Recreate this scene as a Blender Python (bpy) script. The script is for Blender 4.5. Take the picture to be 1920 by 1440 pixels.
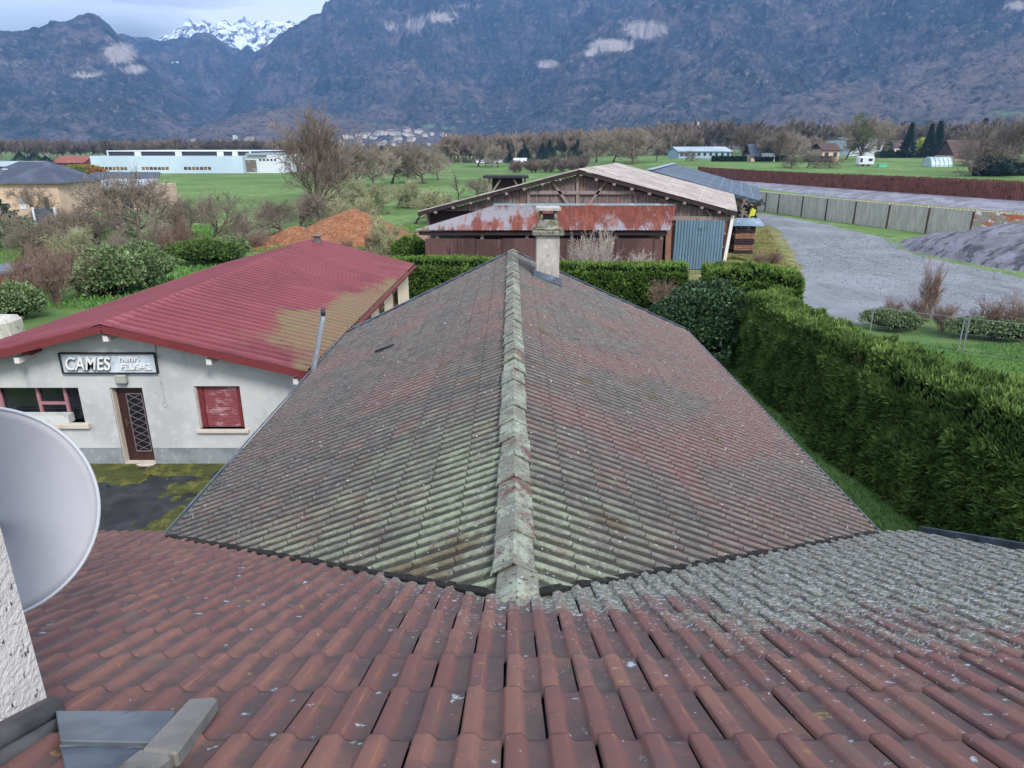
import bpy, bmesh, math, random
import numpy as np
from mathutils import Vector, Matrix
R=math.radians
for o in list(bpy.data.objects): bpy.data.objects.remove(o)
scene=bpy.context.scene; col=scene.collection
# ---------------------------------------------------------------- camera, world, sun, exposure
HC=7.7; F=1300.0; TH=math.atan(445/1300.0)
cd=bpy.data.cameras.new('camera'); cam=bpy.data.objects.new('camera',cd); col.objects.link(cam)
cd.sensor_width=36; cd.lens=F/1920*36; cd.clip_start=.05; cd.clip_end=30000
cam.location=(0,0,HC); cam.rotation_euler=(R(90)-TH,0,0); scene.camera=cam
w=bpy.data.worlds.new('World'); scene.world=w; w.use_nodes=True
nt=w.node_tree; nt.nodes.clear()
wo=nt.nodes.new('ShaderNodeOutputWorld'); bg=nt.nodes.new('ShaderNodeBackground'); sky=nt.nodes.new('ShaderNodeTexSky')
sky.sky_type='NISHITA'; sky.sun_disc=False; sky.sun_elevation=R(42); sky.sun_rotation=R(150); sky.air_density=1.0; sky.dust_density=1.5
tc=nt.nodes.new('ShaderNodeTexCoord'); mp=nt.nodes.new('ShaderNodeMapping'); mp.inputs['Scale'].default_value=(1.2,1.2,5)
nz=nt.nodes.new('ShaderNodeTexNoise'); nz.inputs['Scale'].default_value=3.2; nz.inputs['Detail'].default_value=5; nz.inputs['Distortion'].default_value=.4
rmp=nt.nodes.new('ShaderNodeMapRange'); rmp.inputs['From Min'].default_value=.36; rmp.inputs['From Max'].default_value=.6; rmp.inputs['To Min'].default_value=.72; rmp.inputs['To Max'].default_value=.96
mx=nt.nodes.new('ShaderNodeMix'); mx.data_type='RGBA'
nt.links.new(tc.outputs['Generated'],mp.inputs['Vector']); nt.links.new(mp.outputs['Vector'],nz.inputs['Vector'])
nt.links.new(nz.outputs['Fac'],rmp.inputs['Value']); nt.links.new(rmp.outputs['Result'],mx.inputs['Factor'])
nt.links.new(sky.outputs['Color'],mx.inputs[6])
sxyz=nt.nodes.new('ShaderNodeSeparateXYZ'); nt.links.new(tc.outputs['Generated'],sxyz.inputs[0])
mr2=nt.nodes.new('ShaderNodeMapRange'); mr2.inputs['From Min'].default_value=.0; mr2.inputs['From Max'].default_value=.75; nt.links.new(sxyz.outputs[2],mr2.inputs['Value'])
mc=nt.nodes.new('ShaderNodeMix'); mc.data_type='RGBA'; nt.links.new(mr2.outputs[0],mc.inputs['Factor']); mc.inputs[6].default_value=(4.7,4.95,5.3,1); mc.inputs[7].default_value=(6.6,7.1,7.9,1)
nt.links.new(mc.outputs[2],mx.inputs[7])
nt.links.new(mx.outputs[2],bg.inputs['Color']); bg.inputs['Strength'].default_value=.095
nt.links.new(bg.outputs[0],wo.inputs[0])
sd=bpy.data.lights.new('sun','SUN'); sd.energy=1.5; sd.angle=R(14); sd.color=(1,.96,.9)
sun=bpy.data.objects.new('sun',sd); col.objects.link(sun)
def aim(o,d): o.rotation_euler=Vector(d).to_track_quat('-Z','Y').to_euler()
ez,az_=R(42),R(150)
aim(sun,(-math.sin(az_)*math.cos(ez),-math.cos(az_)*math.cos(ez),-math.sin(ez)))
scene.view_settings.view_transform='Standard'; scene.view_settings.look='None'; scene.view_settings.exposure=1.33; scene.view_settings.gamma=1
scene.render.engine='CYCLES'
scene.cycles.volume_bounces=1; scene.cycles.max_bounces=8; scene.cycles.transparent_max_bounces=12
# ---------------------------------------------------------------- helpers
ct,st_=math.cos(TH),math.sin(TH)
def ray(x,y):
    a=(x-960)/F; b=(720-y)/F
    return Vector((a, ct+b*st_, -st_+b*ct))
def onz(x,y,z=0.):
    d=ray(x,y); t=(z-HC)/d.z; return Vector((d.x*t,d.y*t,z))
def onY(x,y,Y):
    d=ray(x,y); t=Y/d.y; return Vector((d.x*t,Y,HC+d.z*t))
def onx(x,y,X):
    d=ray(x,y); t=X/d.x; return Vector((X,d.y*t,HC+d.z*t))
def proj(p):
    r=Vector(p)-Vector((0,0,HC)); d=r.y*ct-r.z*st_; u=r.y*st_+r.z*ct
    return (960+F*r.x/d,720-F*u/d)
def lin(h):
    h=h.lstrip('#'); v=[int(h[i:i+2],16)/255 for i in (0,2,4)]
    return tuple(((c+.055)/1.055)**2.4 if c>.04045 else c/12.92 for c in v)+(1,)
def link(o): col.objects.link(o); return o
def tag(o,label,cat,group=None,kind=None):
    if label: o['label']=label
    if cat: o['category']=cat
    if group: o['group']=group
    if kind: o['kind']=kind
    return o
def thing(name,loc,label,cat,group=None):
    o=bpy.data.objects.new(name,None); link(o); o.location=loc; o.empty_display_size=.3
    return tag(o,label,cat,group)
def wloc(o):
    v=Vector((0,0,0))
    while o is not None: v+=o.location; o=o.parent
    return v
def mkmesh(name,vs,fs,mat=None,smooth=False,attrs=None):
    me=bpy.data.meshes.new(name)
    vs=np.asarray(vs,dtype=np.float32).reshape(-1,3)
    if isinstance(fs,np.ndarray):
        k=fs.shape[1]; n=len(fs)
        me.vertices.add(len(vs)); me.vertices.foreach_set('co',vs.ravel())
        me.loops.add(n*k); me.loops.foreach_set('vertex_index',fs.ravel().astype(np.int32))
        me.polygons.add(n); me.polygons.foreach_set('loop_start',np.arange(0,n*k,k,dtype=np.int32))
        me.update(calc_edges=True)
    else: me.from_pydata([tuple(v) for v in vs.tolist()],[],fs)
    if attrs:
        for k,v in attrs.items():
            a=me.attributes.new(k,'FLOAT','POINT'); a.data.foreach_set('value',np.asarray(v,dtype=np.float32))
    if smooth: me.polygons.foreach_set('use_smooth',[True]*len(me.polygons))
    if mat: me.materials.append(mat)
    me.update(); return me
def mobj(name,me,parent=None,loc=None):
    o=bpy.data.objects.new(name,me); link(o)
    if parent: o.parent=parent
    if loc is not None: o.location=loc
    return o
class MB:
    def __init__(s): s.v=[]; s.f=[]
    def add(s,vs,fs):
        n=len(s.v); s.v+= [tuple(v) for v in vs]; s.f+=[tuple(i+n for i in f) for f in fs]; return s
    def box(s,a,b,M=None):
        x0,y0,z0=a; x1,y1,z1=b
        vs=[Vector(p) for p in ((x0,y0,z0),(x1,y0,z0),(x1,y1,z0),(x0,y1,z0),(x0,y0,z1),(x1,y0,z1),(x1,y1,z1),(x0,y1,z1))]
        if M is not None: vs=[M@v for v in vs]
        return s.add(vs,[(0,3,2,1),(4,5,6,7),(0,1,5,4),(1,2,6,5),(2,3,7,6),(3,0,4,7)])
    def bar(s,p,q,w,h=None,up=(0,0,1)):
        p=Vector(p); q=Vector(q); h=h or w; d=(q-p); L=d.length; d.normalize(); up=Vector(up)
        if abs(d.dot(up))>.98: up=Vector((0,1,0))
        sx=d.cross(up).normalized(); uz=sx.cross(d)
        vs=[]
        for e in (p,q):
            for a,b in ((-1,-1),(1,-1),(1,1),(-1,1)): vs.append(e+sx*a*w/2+uz*b*h/2)
        return s.add(vs,[(0,1,2,3),(7,6,5,4),(0,4,5,1),(1,5,6,2),(2,6,7,3),(3,7,4,0)])
    def tube(s,pts,rs,n=8,cap=True):
        pts=[Vector(p) for p in pts]; m=len(pts)
        if not isinstance(rs,(list,tuple)): rs=[rs]*m
        base=len(s.v); px=None
        for i,p in enumerate(pts):
            d=(pts[min(i+1,m-1)]-pts[max(i-1,0)]).normalized()
            if px is None:
                a=Vector((0,0,1)) if abs(d.z)<.9 else Vector((1,0,0)); px=d.cross(a).normalized()
            else: px=(px-d*px.dot(d)).normalized()
            py=d.cross(px)
            for k in range(n):
                t=2*math.pi*k/n; s.v.append(tuple(p+(px*math.cos(t)+py*math.sin(t))*rs[i]))
        for i in range(m-1):
            for k in range(n):
                a=base+i*n+k; b=base+i*n+(k+1)%n; s.f.append((a,b,b+n,a+n))
        if cap: s.f.append(tuple(base+k for k in range(n))[::-1]); s.f.append(tuple(base+(m-1)*n+k for k in range(n)))
        return s
    def prism(s,poly,d):   # polygon (list of Vector) extruded by vector d
        n=len(poly); d=Vector(d); vs=[Vector(p) for p in poly]+[Vector(p)+d for p in poly]
        return s.add(vs,[tuple(range(n))[::-1],tuple(range(n,2*n))]+[(i,(i+1)%n,(i+1)%n+n,i+n) for i in range(n)])
    def build(s,name,mat,parent=None,bevel=0,smooth=False,loc=None):
        off=wloc(parent) if parent else (Vector(loc) if loc is not None else Vector((0,0,0)))
        me=mkmesh(name,[(x-off.x,y-off.y,z-off.z) for x,y,z in s.v],s.f,mat,smooth)
        bm=bmesh.new(); bm.from_mesh(me)
        bmesh.ops.recalc_face_normals(bm,faces=bm.faces)
        if bevel: bmesh.ops.bevel(bm,geom=list(bm.edges),offset=bevel,segments=1,affect='EDGES',clamp_overlap=True)
        bm.to_mesh(me); bm.free()
        return mobj(name,me,parent,None if parent else off)
# ---------------------------------------------------------------- numpy noise
def _h(ix,iy,seed):
    n=(ix.astype(np.int64)*374761393+iy.astype(np.int64)*668265263+seed*974634777)&0x7fffffff
    n=(n^(n>>13))*1274126177&0x7fffffff
    return ((n^(n>>16))&0xffff)/65535.0
def vnoise(x,y,seed=0):
    x=np.asarray(x,dtype=float); y=np.asarray(y,dtype=float)
    ix=np.floor(x); iy=np.floor(y); fx=x-ix; fy=y-iy; fx=fx*fx*(3-2*fx); fy=fy*fy*(3-2*fy)
    a=_h(ix,iy,seed); b=_h(ix+1,iy,seed); c=_h(ix,iy+1,seed); d=_h(ix+1,iy+1,seed)
    return (a*(1-fx)+b*fx)*(1-fy)+(c*(1-fx)+d*fx)*fy
def fbm(x,y,o=4,seed=0,ridged=False):
    s=0; a=1; t=0
    for i in range(o):
        n=vnoise(x,y,seed+i)
        if ridged: n=1-abs(2*n-1)
        s=s+a*n; t+=a; a*=.5; x=x*2.03+11.3; y=y*2.03+7.7
    return s/t
def sstep(a,b,x):
    t=np.clip((np.asarray(x,dtype=float)-a)/(b-a),0,1); return t*t*(3-2*t)
# ---------------------------------------------------------------- materials
def M(name,base,layers=(),rough=.8,bump=None,spec=.3,metal=0,coord='P',objvar=0,alpha=None,trans=0):
    """layers: (colour, noise scale, lo, hi, opts{st:(x,y,z), det, attr, k, wave}) mixed one over the other"""
    m=bpy.data.materials.new(name); m.use_nodes=True; t=m.node_tree; N=t.nodes; L=t.links; N.clear()
    out=N.new('ShaderNodeOutputMaterial'); b=N.new('ShaderNodeBsdfPrincipled'); L.new(b.outputs[0],out.inputs[0])
    b.inputs['Roughness'].default_value=rough; b.inputs['Specular IOR Level'].default_value=spec; b.inputs['Metallic'].default_value=metal
    if trans: b.inputs['Transmission Weight'].default_value=trans
    if coord=='P': src=N.new('ShaderNodeNewGeometry').outputs['Position']
    else: src=N.new('ShaderNodeTexCoord').outputs['Object']
    cur=None; base=lin(base) if isinstance(base,str) else base
    def noise(sc,o):
        mpn=N.new('ShaderNodeMapping'); mpn.inputs['Scale'].default_value=o.get('st',(1,1,1)); mpn.inputs['Rotation'].default_value=o.get('rot',(0,0,0)); mpn.inputs['Location'].default_value=o.get('loc',(0,0,0)); L.new(src,mpn.inputs['Vector'])
        if o.get('vor'):
            n=N.new('ShaderNodeTexVoronoi'); n.inputs['Scale'].default_value=sc; n.inputs['Randomness'].default_value=1
            L.new(mpn.outputs[0],n.inputs['Vector']); return n.outputs['Distance']
        n=N.new('ShaderNodeTexNoise'); n.inputs['Scale'].default_value=sc; n.inputs['Detail'].default_value=o.get('det',4); n.inputs['Roughness'].default_value=o.get('ro',.6); n.inputs['Distortion'].default_value=o.get('dis',0)
        L.new(mpn.outputs[0],n.inputs['Vector']); return n.outputs['Fac']
    for c,sc,lo,hi,*o in layers:
        o=o[0] if o else {}
        v=noise(sc,o) if sc else None
        if o.get('attr'):
            at=N.new('ShaderNodeAttribute'); at.attribute_name=o['attr']
            if v is None: v=at.outputs['Fac']
            else:
                ma=N.new('ShaderNodeMath'); ma.operation='MULTIPLY_ADD'; L.new(at.outputs['Fac'],ma.inputs[0]); ma.inputs[1].default_value=o.get('k',.5); L.new(v,ma.inputs[2]); v=ma.outputs[0]
        mr=N.new('ShaderNodeMapRange'); mr.interpolation_type='SMOOTHSTEP'; mr.inputs['From Min'].default_value=lo; mr.inputs['From Max'].default_value=hi; mr.inputs['To Max'].default_value=o.get('amt',1)
        if lo>hi: mr.interpolation_type='LINEAR'
        L.new(v,mr.inputs['Value'])
        mixn=N.new('ShaderNodeMix'); mixn.data_type='RGBA'; L.new(mr.outputs[0],mixn.inputs['Factor'])
        if cur is None: mixn.inputs[6].default_value=base
        else: L.new(cur,mixn.inputs[6])
        mixn.inputs[7].default_value=lin(c); cur=mixn.outputs[2]
    if objvar:
        oi=N.new('ShaderNodeObjectInfo'); hs=N.new('ShaderNodeHueSaturation'); mr=N.new('ShaderNodeMapRange'); L.new(oi.outputs['Random'],mr.inputs['Value']); mr.inputs['To Min'].default_value=1-objvar; mr.inputs['To Max'].default_value=1+objvar
        L.new(mr.outputs[0],hs.inputs['Value'])
        if cur is None: hs.inputs['Color'].default_value=base
        else: L.new(cur,hs.inputs['Color'])
        cur=hs.outputs[0]
    if cur is None: b.inputs['Base Color'].default_value=base
    else: L.new(cur,b.inputs['Base Color'])
    if bump:
        sc,stv,*o=bump; v=noise(sc,o[0] if o else {}); bp=N.new('ShaderNodeBump'); bp.inputs['Strength'].default_value=min(stv,1); bp.inputs['Distance'].default_value=(o[0] if o else {}).get('dist',.01)
        L.new(v,bp.inputs['Height']); L.new(bp.outputs[0],b.inputs['Normal'])
    return m
# ---------------------------------------------------------------- setting: ground, road, yard
m_field=M('field_grass','#53683a',[('#687f4c',.05,.35,.65),('#45633a',.6,.45,.7),('#7a7f52',.012,.55,.72,{'amt':.6}),('#5d5b3c',2.5,.6,.75,{'amt':.5})],rough=.95,bump=(6,.6,{'dist':.08}),spec=.1)
def gh(x,y):
    return 3.4*float(sstep(110,260,y))*float(sstep(-20,60,x))
gx=[-9000,-3000,-1200,-600,-300,-150,-80]+list(range(-40,420,10))+[450,500,600,900,1500,3000,9000]; gy=[-300,-50,0,50,90]+list(range(100,300,8))+[320,400,600,1000,2000,4000,9000]
gv=[(x,y,gh(x,y)) for y in gy for x in gx]; nx_=len(gx)
g=mkmesh('ground',gv,[(j*nx_+i,j*nx_+i+1,(j+1)*nx_+i+1,(j+1)*nx_+i) for j in range(len(gy)-1) for i in range(nx_-1)],m_field,True)
tag(mobj('ground',g),None,None,kind='structure')
def sheet(name,pts,z,mat,kind='structure',wob=0,seed=1):
    pts=[Vector(p) for p in pts]; out=[]
    random.seed(seed)
    for i,p in enumerate(pts):
        q=pts[(i+1)%len(pts)]; n=max(1,int((q-p).length/1.2)) if wob else 1
        for k in range(n):
            r=p.lerp(q,k/n); s=wob*min(1,r.y/30)
            out.append((r.x+random.uniform(-s,s),r.y+random.uniform(-s,s),z))
    o=mobj(name,mkmesh(name,out,[tuple(range(len(out)))],mat)); tag(o,None,None,kind=kind); return o
m_asph=M('wet_asphalt','#26282d',[('#3a3c40',3,.4,.7),('#5a5c5e',40,.66,.72),('#1b1c20',.7,.5,.7)],rough=.6,bump=(80,.4,{'dist':.006}),spec=.4)
m_grav=M('gravel','#65686d',[('#7e8188',1.6,.38,.62,{'det':12,'ro':.95}),('#b0b3b9',7,.60,.68,{'det':8,'ro':.85}),('#4a4c53',9,.58,.66,{'det':8,'ro':.85}),('#8d9098',.18,.45,.62,{'amt':.45}),('#5c5e64',.5,.52,.66,{'st':(1,.3,1),'rot':(0,0,.5),'det':6,'amt':.6}),('#94979c',.4,.58,.68,{'st':(1.6,.2,1),'rot':(0,0,.55),'det':9,'ro':.8,'amt':.45})],rough=.95,bump=(12,1,{'dist':.05}),spec=.15)
m_soil=M('brown_soil','#7a6257',[('#94735f',.8,.4,.6),('#6a6260',2.2,.5,.7),('#a09088',5,.6,.75)],rough=1,bump=(5,.8,{'dist':.05}),spec=.1)
m_verge=M('dry_verge','#6b6b44',[('#8b8560',1.4,.42,.62),('#53672f',.9,.5,.66),('#a29a80',6,.6,.7)],rough=1,bump=(9,1,{'dist':.08}),spec=.1)
sheet('yard',[(-15,7,0),(-2,7,0),(-2,34,0),(-3.4,34,0),(-3.4,16.2,0),(-15,16.2,0)],.01,m_asph)
G=lambda x,y:onz(x,y,0)
road=[G(1395,398),G(1440,402),G(1500,412),G(1570,425),G(1640,442),G(1668,455),G(1690,470),G(1760,487),G(1850,507),G(1940,526),G(2400,640),G(2300,665),G(1925,598),G(1800,594),G(1700,598),G(1625,612),G(1560,600),G(1490,568),G(1497,540),G(1508,515),G(1500,488),G(1478,455),G(1455,430),G(1410,412),G(1380,404)]
sheet('gravel_road',road,.012,m_grav,wob=.35)
sheet('grass_verge',[G(1370,400),G(1412,412),G(1460,435),G(1495,465),G(1512,505),G(1510,530),G(1495,575),G(1380,600),G(1200,600),G(1200,470),G(1340,430)],.006,m_verge,wob=.4,seed=4)
sheet('grass_verge',[G(1420,357),G(1560,372),G(1750,392),G(1990,418),G(1990,400),G(1700,382),G(1425,352)],.006,m_verge,wob=.3,seed=5)
sheet('soil_path',[G(740,505),(-9,33,0),(2,33,0),(4,44,0),G(800,436),G(770,425),G(735,432),G(690,425),G(560,440),G(520,465)],.006,m_soil,wob=.5,seed=6)
# ---------------------------------------------------------------- mountains
W_=lambda L:(lambda a:(a[:,0],a[:,1]))(np.array(L,dtype=float))
def dirs(L):
    az=[];te=[]
    for x,y in L:
        d=ray(x,y); az.append(math.atan2(d.x,d.y)); te.append(d.z/math.hypot(d.x,d.y))
    return np.array(az),np.array(te)
RANGES=[ # name, base r, crest r, shape power, crest pixels
 ('A',1900,3000,1.0,[(-600,150),(-100,84),(0,68),(60,60),(110,42),(140,32),(170,27),(185,31),(205,46),(225,70),(260,100),(300,140),(340,172),(385,212),(430,238),(470,262),(505,280)]),
 ('B',3000,3900,1.0,[(60,200),(150,62),(230,64),(300,74),(340,70),(383,62),(400,66),(430,86),(450,93),(480,95),(510,82),(540,74),(600,64),(700,60)]),
 ('D',4000,4900,1.1,[(200,120),(300,70),(345,48),(356,32),(368,40),(380,36),(398,43),(420,35),(440,39),(458,31),(475,40),(500,37),(520,41),(540,37),(575,50),(640,60),(700,80)]),
 ('C',2100,3900,.9,[(250,282),(330,250),(390,236),(430,205),(455,155),(475,125),(500,103),(530,85),(560,68),(585,50),(603,42),(608,25),(622,12),(645,-4),(700,-30),(800,-50),(1000,-70),(1300,-110),(2000,-140),(2600,-140)]),
 ('E',1700,3000,1.0,[(760,275),(820,240),(880,207),(950,172),(1000,137),(1050,94),(1100,62),(1150,38),(1190,20),(1240,0),(1300,-40),(1500,-100),(2000,-150),(2700,-150)]),
 ('F',1550,2300,.9,[(960,285),(1100,262),(1250,235),(1330,215),(1400,190),(1450,168),(1500,153),(1560,143),(1620,128),(1700,108),(1800,88),(1920,60),(2300,20),(2700,0)]),
 ('H',1450,1750,.9,[(1150,290),(1300,258),(1400,240),(1500,232),(1600,225),(1700,222),(1780,200),(1850,180),(1960,150),(2400,140)]),
 ('G',1650,2200,.8,[(280,285),(330,258),(420,225),(480,208),(540,203),(600,212),(680,228),(760,240),(800,247),(860,262),(900,285)])]
RD=[(n,b,c,p,*dirs(L)) for n,b,c,p,L in RANGES]
def height(az,r,detail=True):
    az=np.asarray(az,dtype=float); r=np.asarray(r,dtype=float); X=r*np.sin(az); Y=r*np.cos(az)
    H=np.zeros_like(X); idx=np.zeros_like(X); fr=np.zeros_like(X)
    for i,(n,b,c,p,A,T) in enumerate(RD):
        te=np.interp(az,A,T,left=-.01,right=-.01 if A[-1]<.6 else T[-1])
        if n in 'D': te=te+.006*(fbm(az*160,az*0+3,3,7)-.5)
        elif n not in 'FHG': te=te+.0025*(fbm(az*120,az*0+i,4,9)-.5)
        hc=np.maximum(HC+te*c,0)
        f=(r-b)/(c-b); up=np.clip(f,0,1)**p
        if n in 'CE': up=up*.8+.2*sstep(.45,.62,f+.1*(vnoise(X/260,Y/260,5)-.5))
        if n=='A': up=up*.72+.28*sstep(.5,.7,f+.14*(vnoise(X/200,Y/200,6)-.5))
        h=np.where(f<=1,hc*up,hc*np.clip(1-(f-1)*1.3,0,1))
        if detail:
            g=np.clip(f*(1.02-f)*4,0,1)*np.where(f<1,1,0)
            h=h+g*hc*(.36*(fbm(X/430+i*9,Y/430,6,3+i,True)-.55)+.16*(fbm(X/110+.4*Y/110,Y/170,4,20+i,True)-.55))
        better=h>H; H=np.where(better,h,H); idx=np.where(better,i+1,idx); fr=np.where(better,f,fr)
    H=H+np.where(H>3,22*(fbm(X/24,Y/24,3,31)-.5)*np.clip(H/40,0,1),0)
    return H,idx,fr
na,nr=1100,330
AZ=np.linspace(R(-44),R(44),na); RR=1400*(5000/1400)**np.linspace(0,1,nr)
AG,RG=np.meshgrid(AZ,RR); HH,IDX,FR=height(AG,RG)
HH=HH-.5*(HH<=.01)
XX=RG*np.sin(AG); YY=RG*np.cos(AG)
i0=(np.arange(nr-1)[:,None]*na+np.arange(na-1)[None,:]).ravel()
quads=np.stack([i0,i0+1,i0+1+na,i0+na],1)
# where bare rock and snow show (patches seen on the slopes)
dY=YY*ct-(HH-HC)*st_; PX=960+F*XX/dY; PY=720-F*(YY*st_+(HH-HC)*ct)/dY
rock=np.zeros_like(PX)
for x,y,rx,ry,a in [(225,100,34,26,1),(200,72,22,12,.6),(160,140,42,10,.9),(250,130,30,14,.9),(30,118,60,14,.6),(115,125,30,8,.5),(112,174,20,6,.7),(820,32,40,18,.8),(775,45,26,24,.8),(735,50,20,20,.7),(880,10,60,12,.6),(1065,25,50,22,.5),(1210,55,42,24,1),(1150,85,45,16,1),(1028,120,22,10,1.1),(1110,100,22,8,1),(490,122,30,16,.5),(570,75,26,12,.4),(1910,10,30,12,.9),(680,20,30,16,.4),(620,60,16,30,.35)]:
    rock=np.maximum(rock,a*np.exp(-(((PX-x)/rx/1.3)**2+((PY-y)/ry)**2)))
snow=np.where(IDX==3,sstep(.40,.75,FR),0)+np.where((IDX==2),.55*sstep(.7,1.,FR),0)
sn2=np.exp(-(((PX-1215)/60)**2+((PY-5)/10)**2))*.8; snow=np.maximum(snow,sn2)
for x,y,rx,ry in [(20,70,8,4),(303,92,5,14),(330,117,16,3)]: snow=np.maximum(snow,np.exp(-(((PX-x)/rx)**2+((PY-y)/ry)**2)))
mead=np.zeros_like(PX)
for x,y,rx,ry in [(845,240,34,7),(800,237,25,6),(1880,212,70,10),(1080,236,14,4),(925,238,10,4)]: mead=np.maximum(mead,np.exp(-(((PX-x)/rx)**2+((PY-y)/ry)**2)))
m_mtn=M('forested_slope','#2f373a',[('#64595a',.0065,.45,.62,{'det':9,'ro':.78,'amt':.75}),('#222c2c',.008,.50,.62,{'det':7,'ro':.75}),('#8d827f',.055,.53,.64,{'det':7,'ro':.85,'amt':.6}),('#6b5f5a',.02,.72,1.0,{'attr':'decid','k':.40,'det':9,'ro':.85,'amt':.7}),('#141c20',.05,.50,.60,{'det':6,'ro':.85,'amt':.85}),
    ('#5d6f52',.012,.75,1.0,{'attr':'meadow','k':.5,'det':5}),('#958c88',.016,.74,.94,{'attr':'rock','k':.55,'det':10,'ro':.85,'dis':1.0,'st':(1.5,1.5,.45)}),('#dfe6ee',.012,.83,.90,{'attr':'snow','k':.37,'det':9,'ro':.8,'dis':1.5,'st':(1,1,.8)})],rough=1,bump=(.05,1,{'dist':9,'det':5}),spec=0)
me=mkmesh('mountains',np.stack([XX,YY,HH],-1).reshape(-1,3),quads,m_mtn,True,{'decid':(np.isin(IDX,(6,7,8))*1.0+np.where(np.isin(IDX,(1,4,5)),.7*(1-sstep(.15,.5,FR)),0)).ravel(),'rock':rock.ravel(),'snow':snow.ravel(),'meadow':mead.ravel()})
tag(mobj('mountains',me),None,None,kind='structure')
def on_terrain(x,y):
    d=ray(x,y); az=math.atan2(d.x,d.y); te=d.z/math.hypot(d.x,d.y); r=np.linspace(1400,4800,600); h,_,_=height(np.full_like(r,az),r)
    k=np.argmax(h>HC+te*r)
    return Vector((r[k]*math.sin(az),r[k]*math.cos(az),float(h[k])))
# ---------------------------------------------------------------- tiled roofs
PROF=[(.001,.0),(.005,.017),(.012,.020),(.046,.024),(.058,.0225),(.068,.014),(.078,.004),(.086,.001),(.112,.0),(.138,.001),(.146,.006)]
PROF=PROF+[(.152,.016),(.160,.020),(.194,.024),(.206,.0225),(.216,.014),(.226,.004),(.234,.001),(.260,.0),(.286,.001),(.2925,.004)]
PROFM=[(0,.0),(.052,.0),(.064,.006),(.074,.020),(.084,.026),(.104,.027),(.112,.022),(.122,.008),(.132,.002)]
PROFM=PROFM+[(a+.15,h) for a,h in PROFM]+[(.3,0)]
def tiled(O,U,V,u0,u1,vrows,moss,seed=1,uoff=0,PROF=PROF,stag=.15,lip=.024,seam=.0,hs=1.0):
    """O origin, U across unit, V down slope (any length; vrows are multiples of it)"""
    O=Vector(O);U=Vector(U);V=Vector(V);Nn=U.cross(V).normalized(); Nn=Nn if Nn.z>0 else -Nn
    rnd=random.Random(seed); vs=[];fs=[];ar=[];am=[];al=[];ac=[]; hm=max(h for _,h in PROF)
    n=len(PROF)
    for r in range(len(vrows)-1):
        va,vb=vrows[r],vrows[r+1]; off=(r%2)*stag+uoff
        k0=int(math.floor((u0-off)/.30)); k1=int(math.ceil((u1-off)/.30))
        for k in range(k0,k1):
            ub=k*.30+off; t=rnd.random(); q_=.2 if seam else 1; j=rnd.uniform(-.004,.004)*q_; lift=rnd.uniform(0,.003)*q_; yaw=rnd.uniform(-.002,.002)*q_
            base=len(vs)
            for ring,(v,hh) in enumerate(((va-.02,0),((va+vb)/2,lip*.5),(vb+j-.012,lip*.95+lift),(vb+j,lip+lift),(vb+j+.004,.004))):
                for (u,h) in PROF:
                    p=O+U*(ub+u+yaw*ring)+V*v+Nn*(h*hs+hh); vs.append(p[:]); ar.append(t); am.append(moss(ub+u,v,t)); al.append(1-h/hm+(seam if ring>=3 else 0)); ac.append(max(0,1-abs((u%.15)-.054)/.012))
            for ring in range(4):
                for i in range(n-1):
                    a=base+ring*n+i; fs.append((a,a+1,a+1+n,a+n))
    return vs,fs,ar,am,al,ac
def roofobj(name,data,mat,parent,cuts=(),smooth=False):
    vs,fs,ar,am,al,ac=data; off=wloc(parent)
    vs=np.array(vs)-np.array(off[:])
    me=mkmesh(name,vs,np.array(fs),mat,smooth,{'rnd':ar,'moss':am,'low':al,'crest':ac})
    if cuts:
        bm=bmesh.new(); bm.from_mesh(me)
        for co,no in cuts:
            bmesh.ops.bisect_plane(bm,geom=list(bm.verts)+list(bm.edges)+list(bm.faces),plane_co=Vector(co)-off,plane_no=Vector(no),clear_outer=True)
        bm.to_mesh(me); bm.free()
    o=mobj(name,me,parent); return o
S1=.47; K1=1.036
def fgz(Y): return HC-K1-S1*Y
def onfg(x,y,lift=0):
    d=ray(x,y); t=(-K1+lift)/(d.z+S1*d.y); return Vector((d.x*t,d.y*t,HC+d.z*t))
house=thing('near_house',(0,4,0),'nearest house below the viewer, with weathered dark red tile roof and white roughcast dormer wall','house')
m_tile=M('dark_red_tile','#6b4843',[('#78544a',0,.25,.9,{'attr':'rnd'}),('#634646',5,.45,.7,{'det':7}),('#9a6a48',6,.80,1.2,{'attr':'crest','k':.55,'det':6,'amt':.75}),('#463e3d',4,.72,1.12,{'attr':'low','k':.52,'det':8,'ro':.75,'amt':.88}),('#54504a',3.2,.55,.72,{'det':6,'amt':.6}),('#4a4a33',11,.62,.72,{'amt':.8}),  # crest layer paints an orange highlight along each tile arris
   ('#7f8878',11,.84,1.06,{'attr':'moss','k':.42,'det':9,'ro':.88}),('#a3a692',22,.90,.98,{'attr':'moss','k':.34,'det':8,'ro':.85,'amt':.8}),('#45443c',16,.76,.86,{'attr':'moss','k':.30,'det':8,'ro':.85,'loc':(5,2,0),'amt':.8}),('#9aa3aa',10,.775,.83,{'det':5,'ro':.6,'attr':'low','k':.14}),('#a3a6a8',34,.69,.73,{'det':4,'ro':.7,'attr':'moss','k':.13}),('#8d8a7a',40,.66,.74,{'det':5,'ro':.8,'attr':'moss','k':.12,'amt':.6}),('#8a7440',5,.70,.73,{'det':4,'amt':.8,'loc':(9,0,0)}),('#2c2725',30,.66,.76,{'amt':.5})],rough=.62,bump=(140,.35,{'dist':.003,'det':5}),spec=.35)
Yv0=(2.86-K1)/S1; P20=.385
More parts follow.
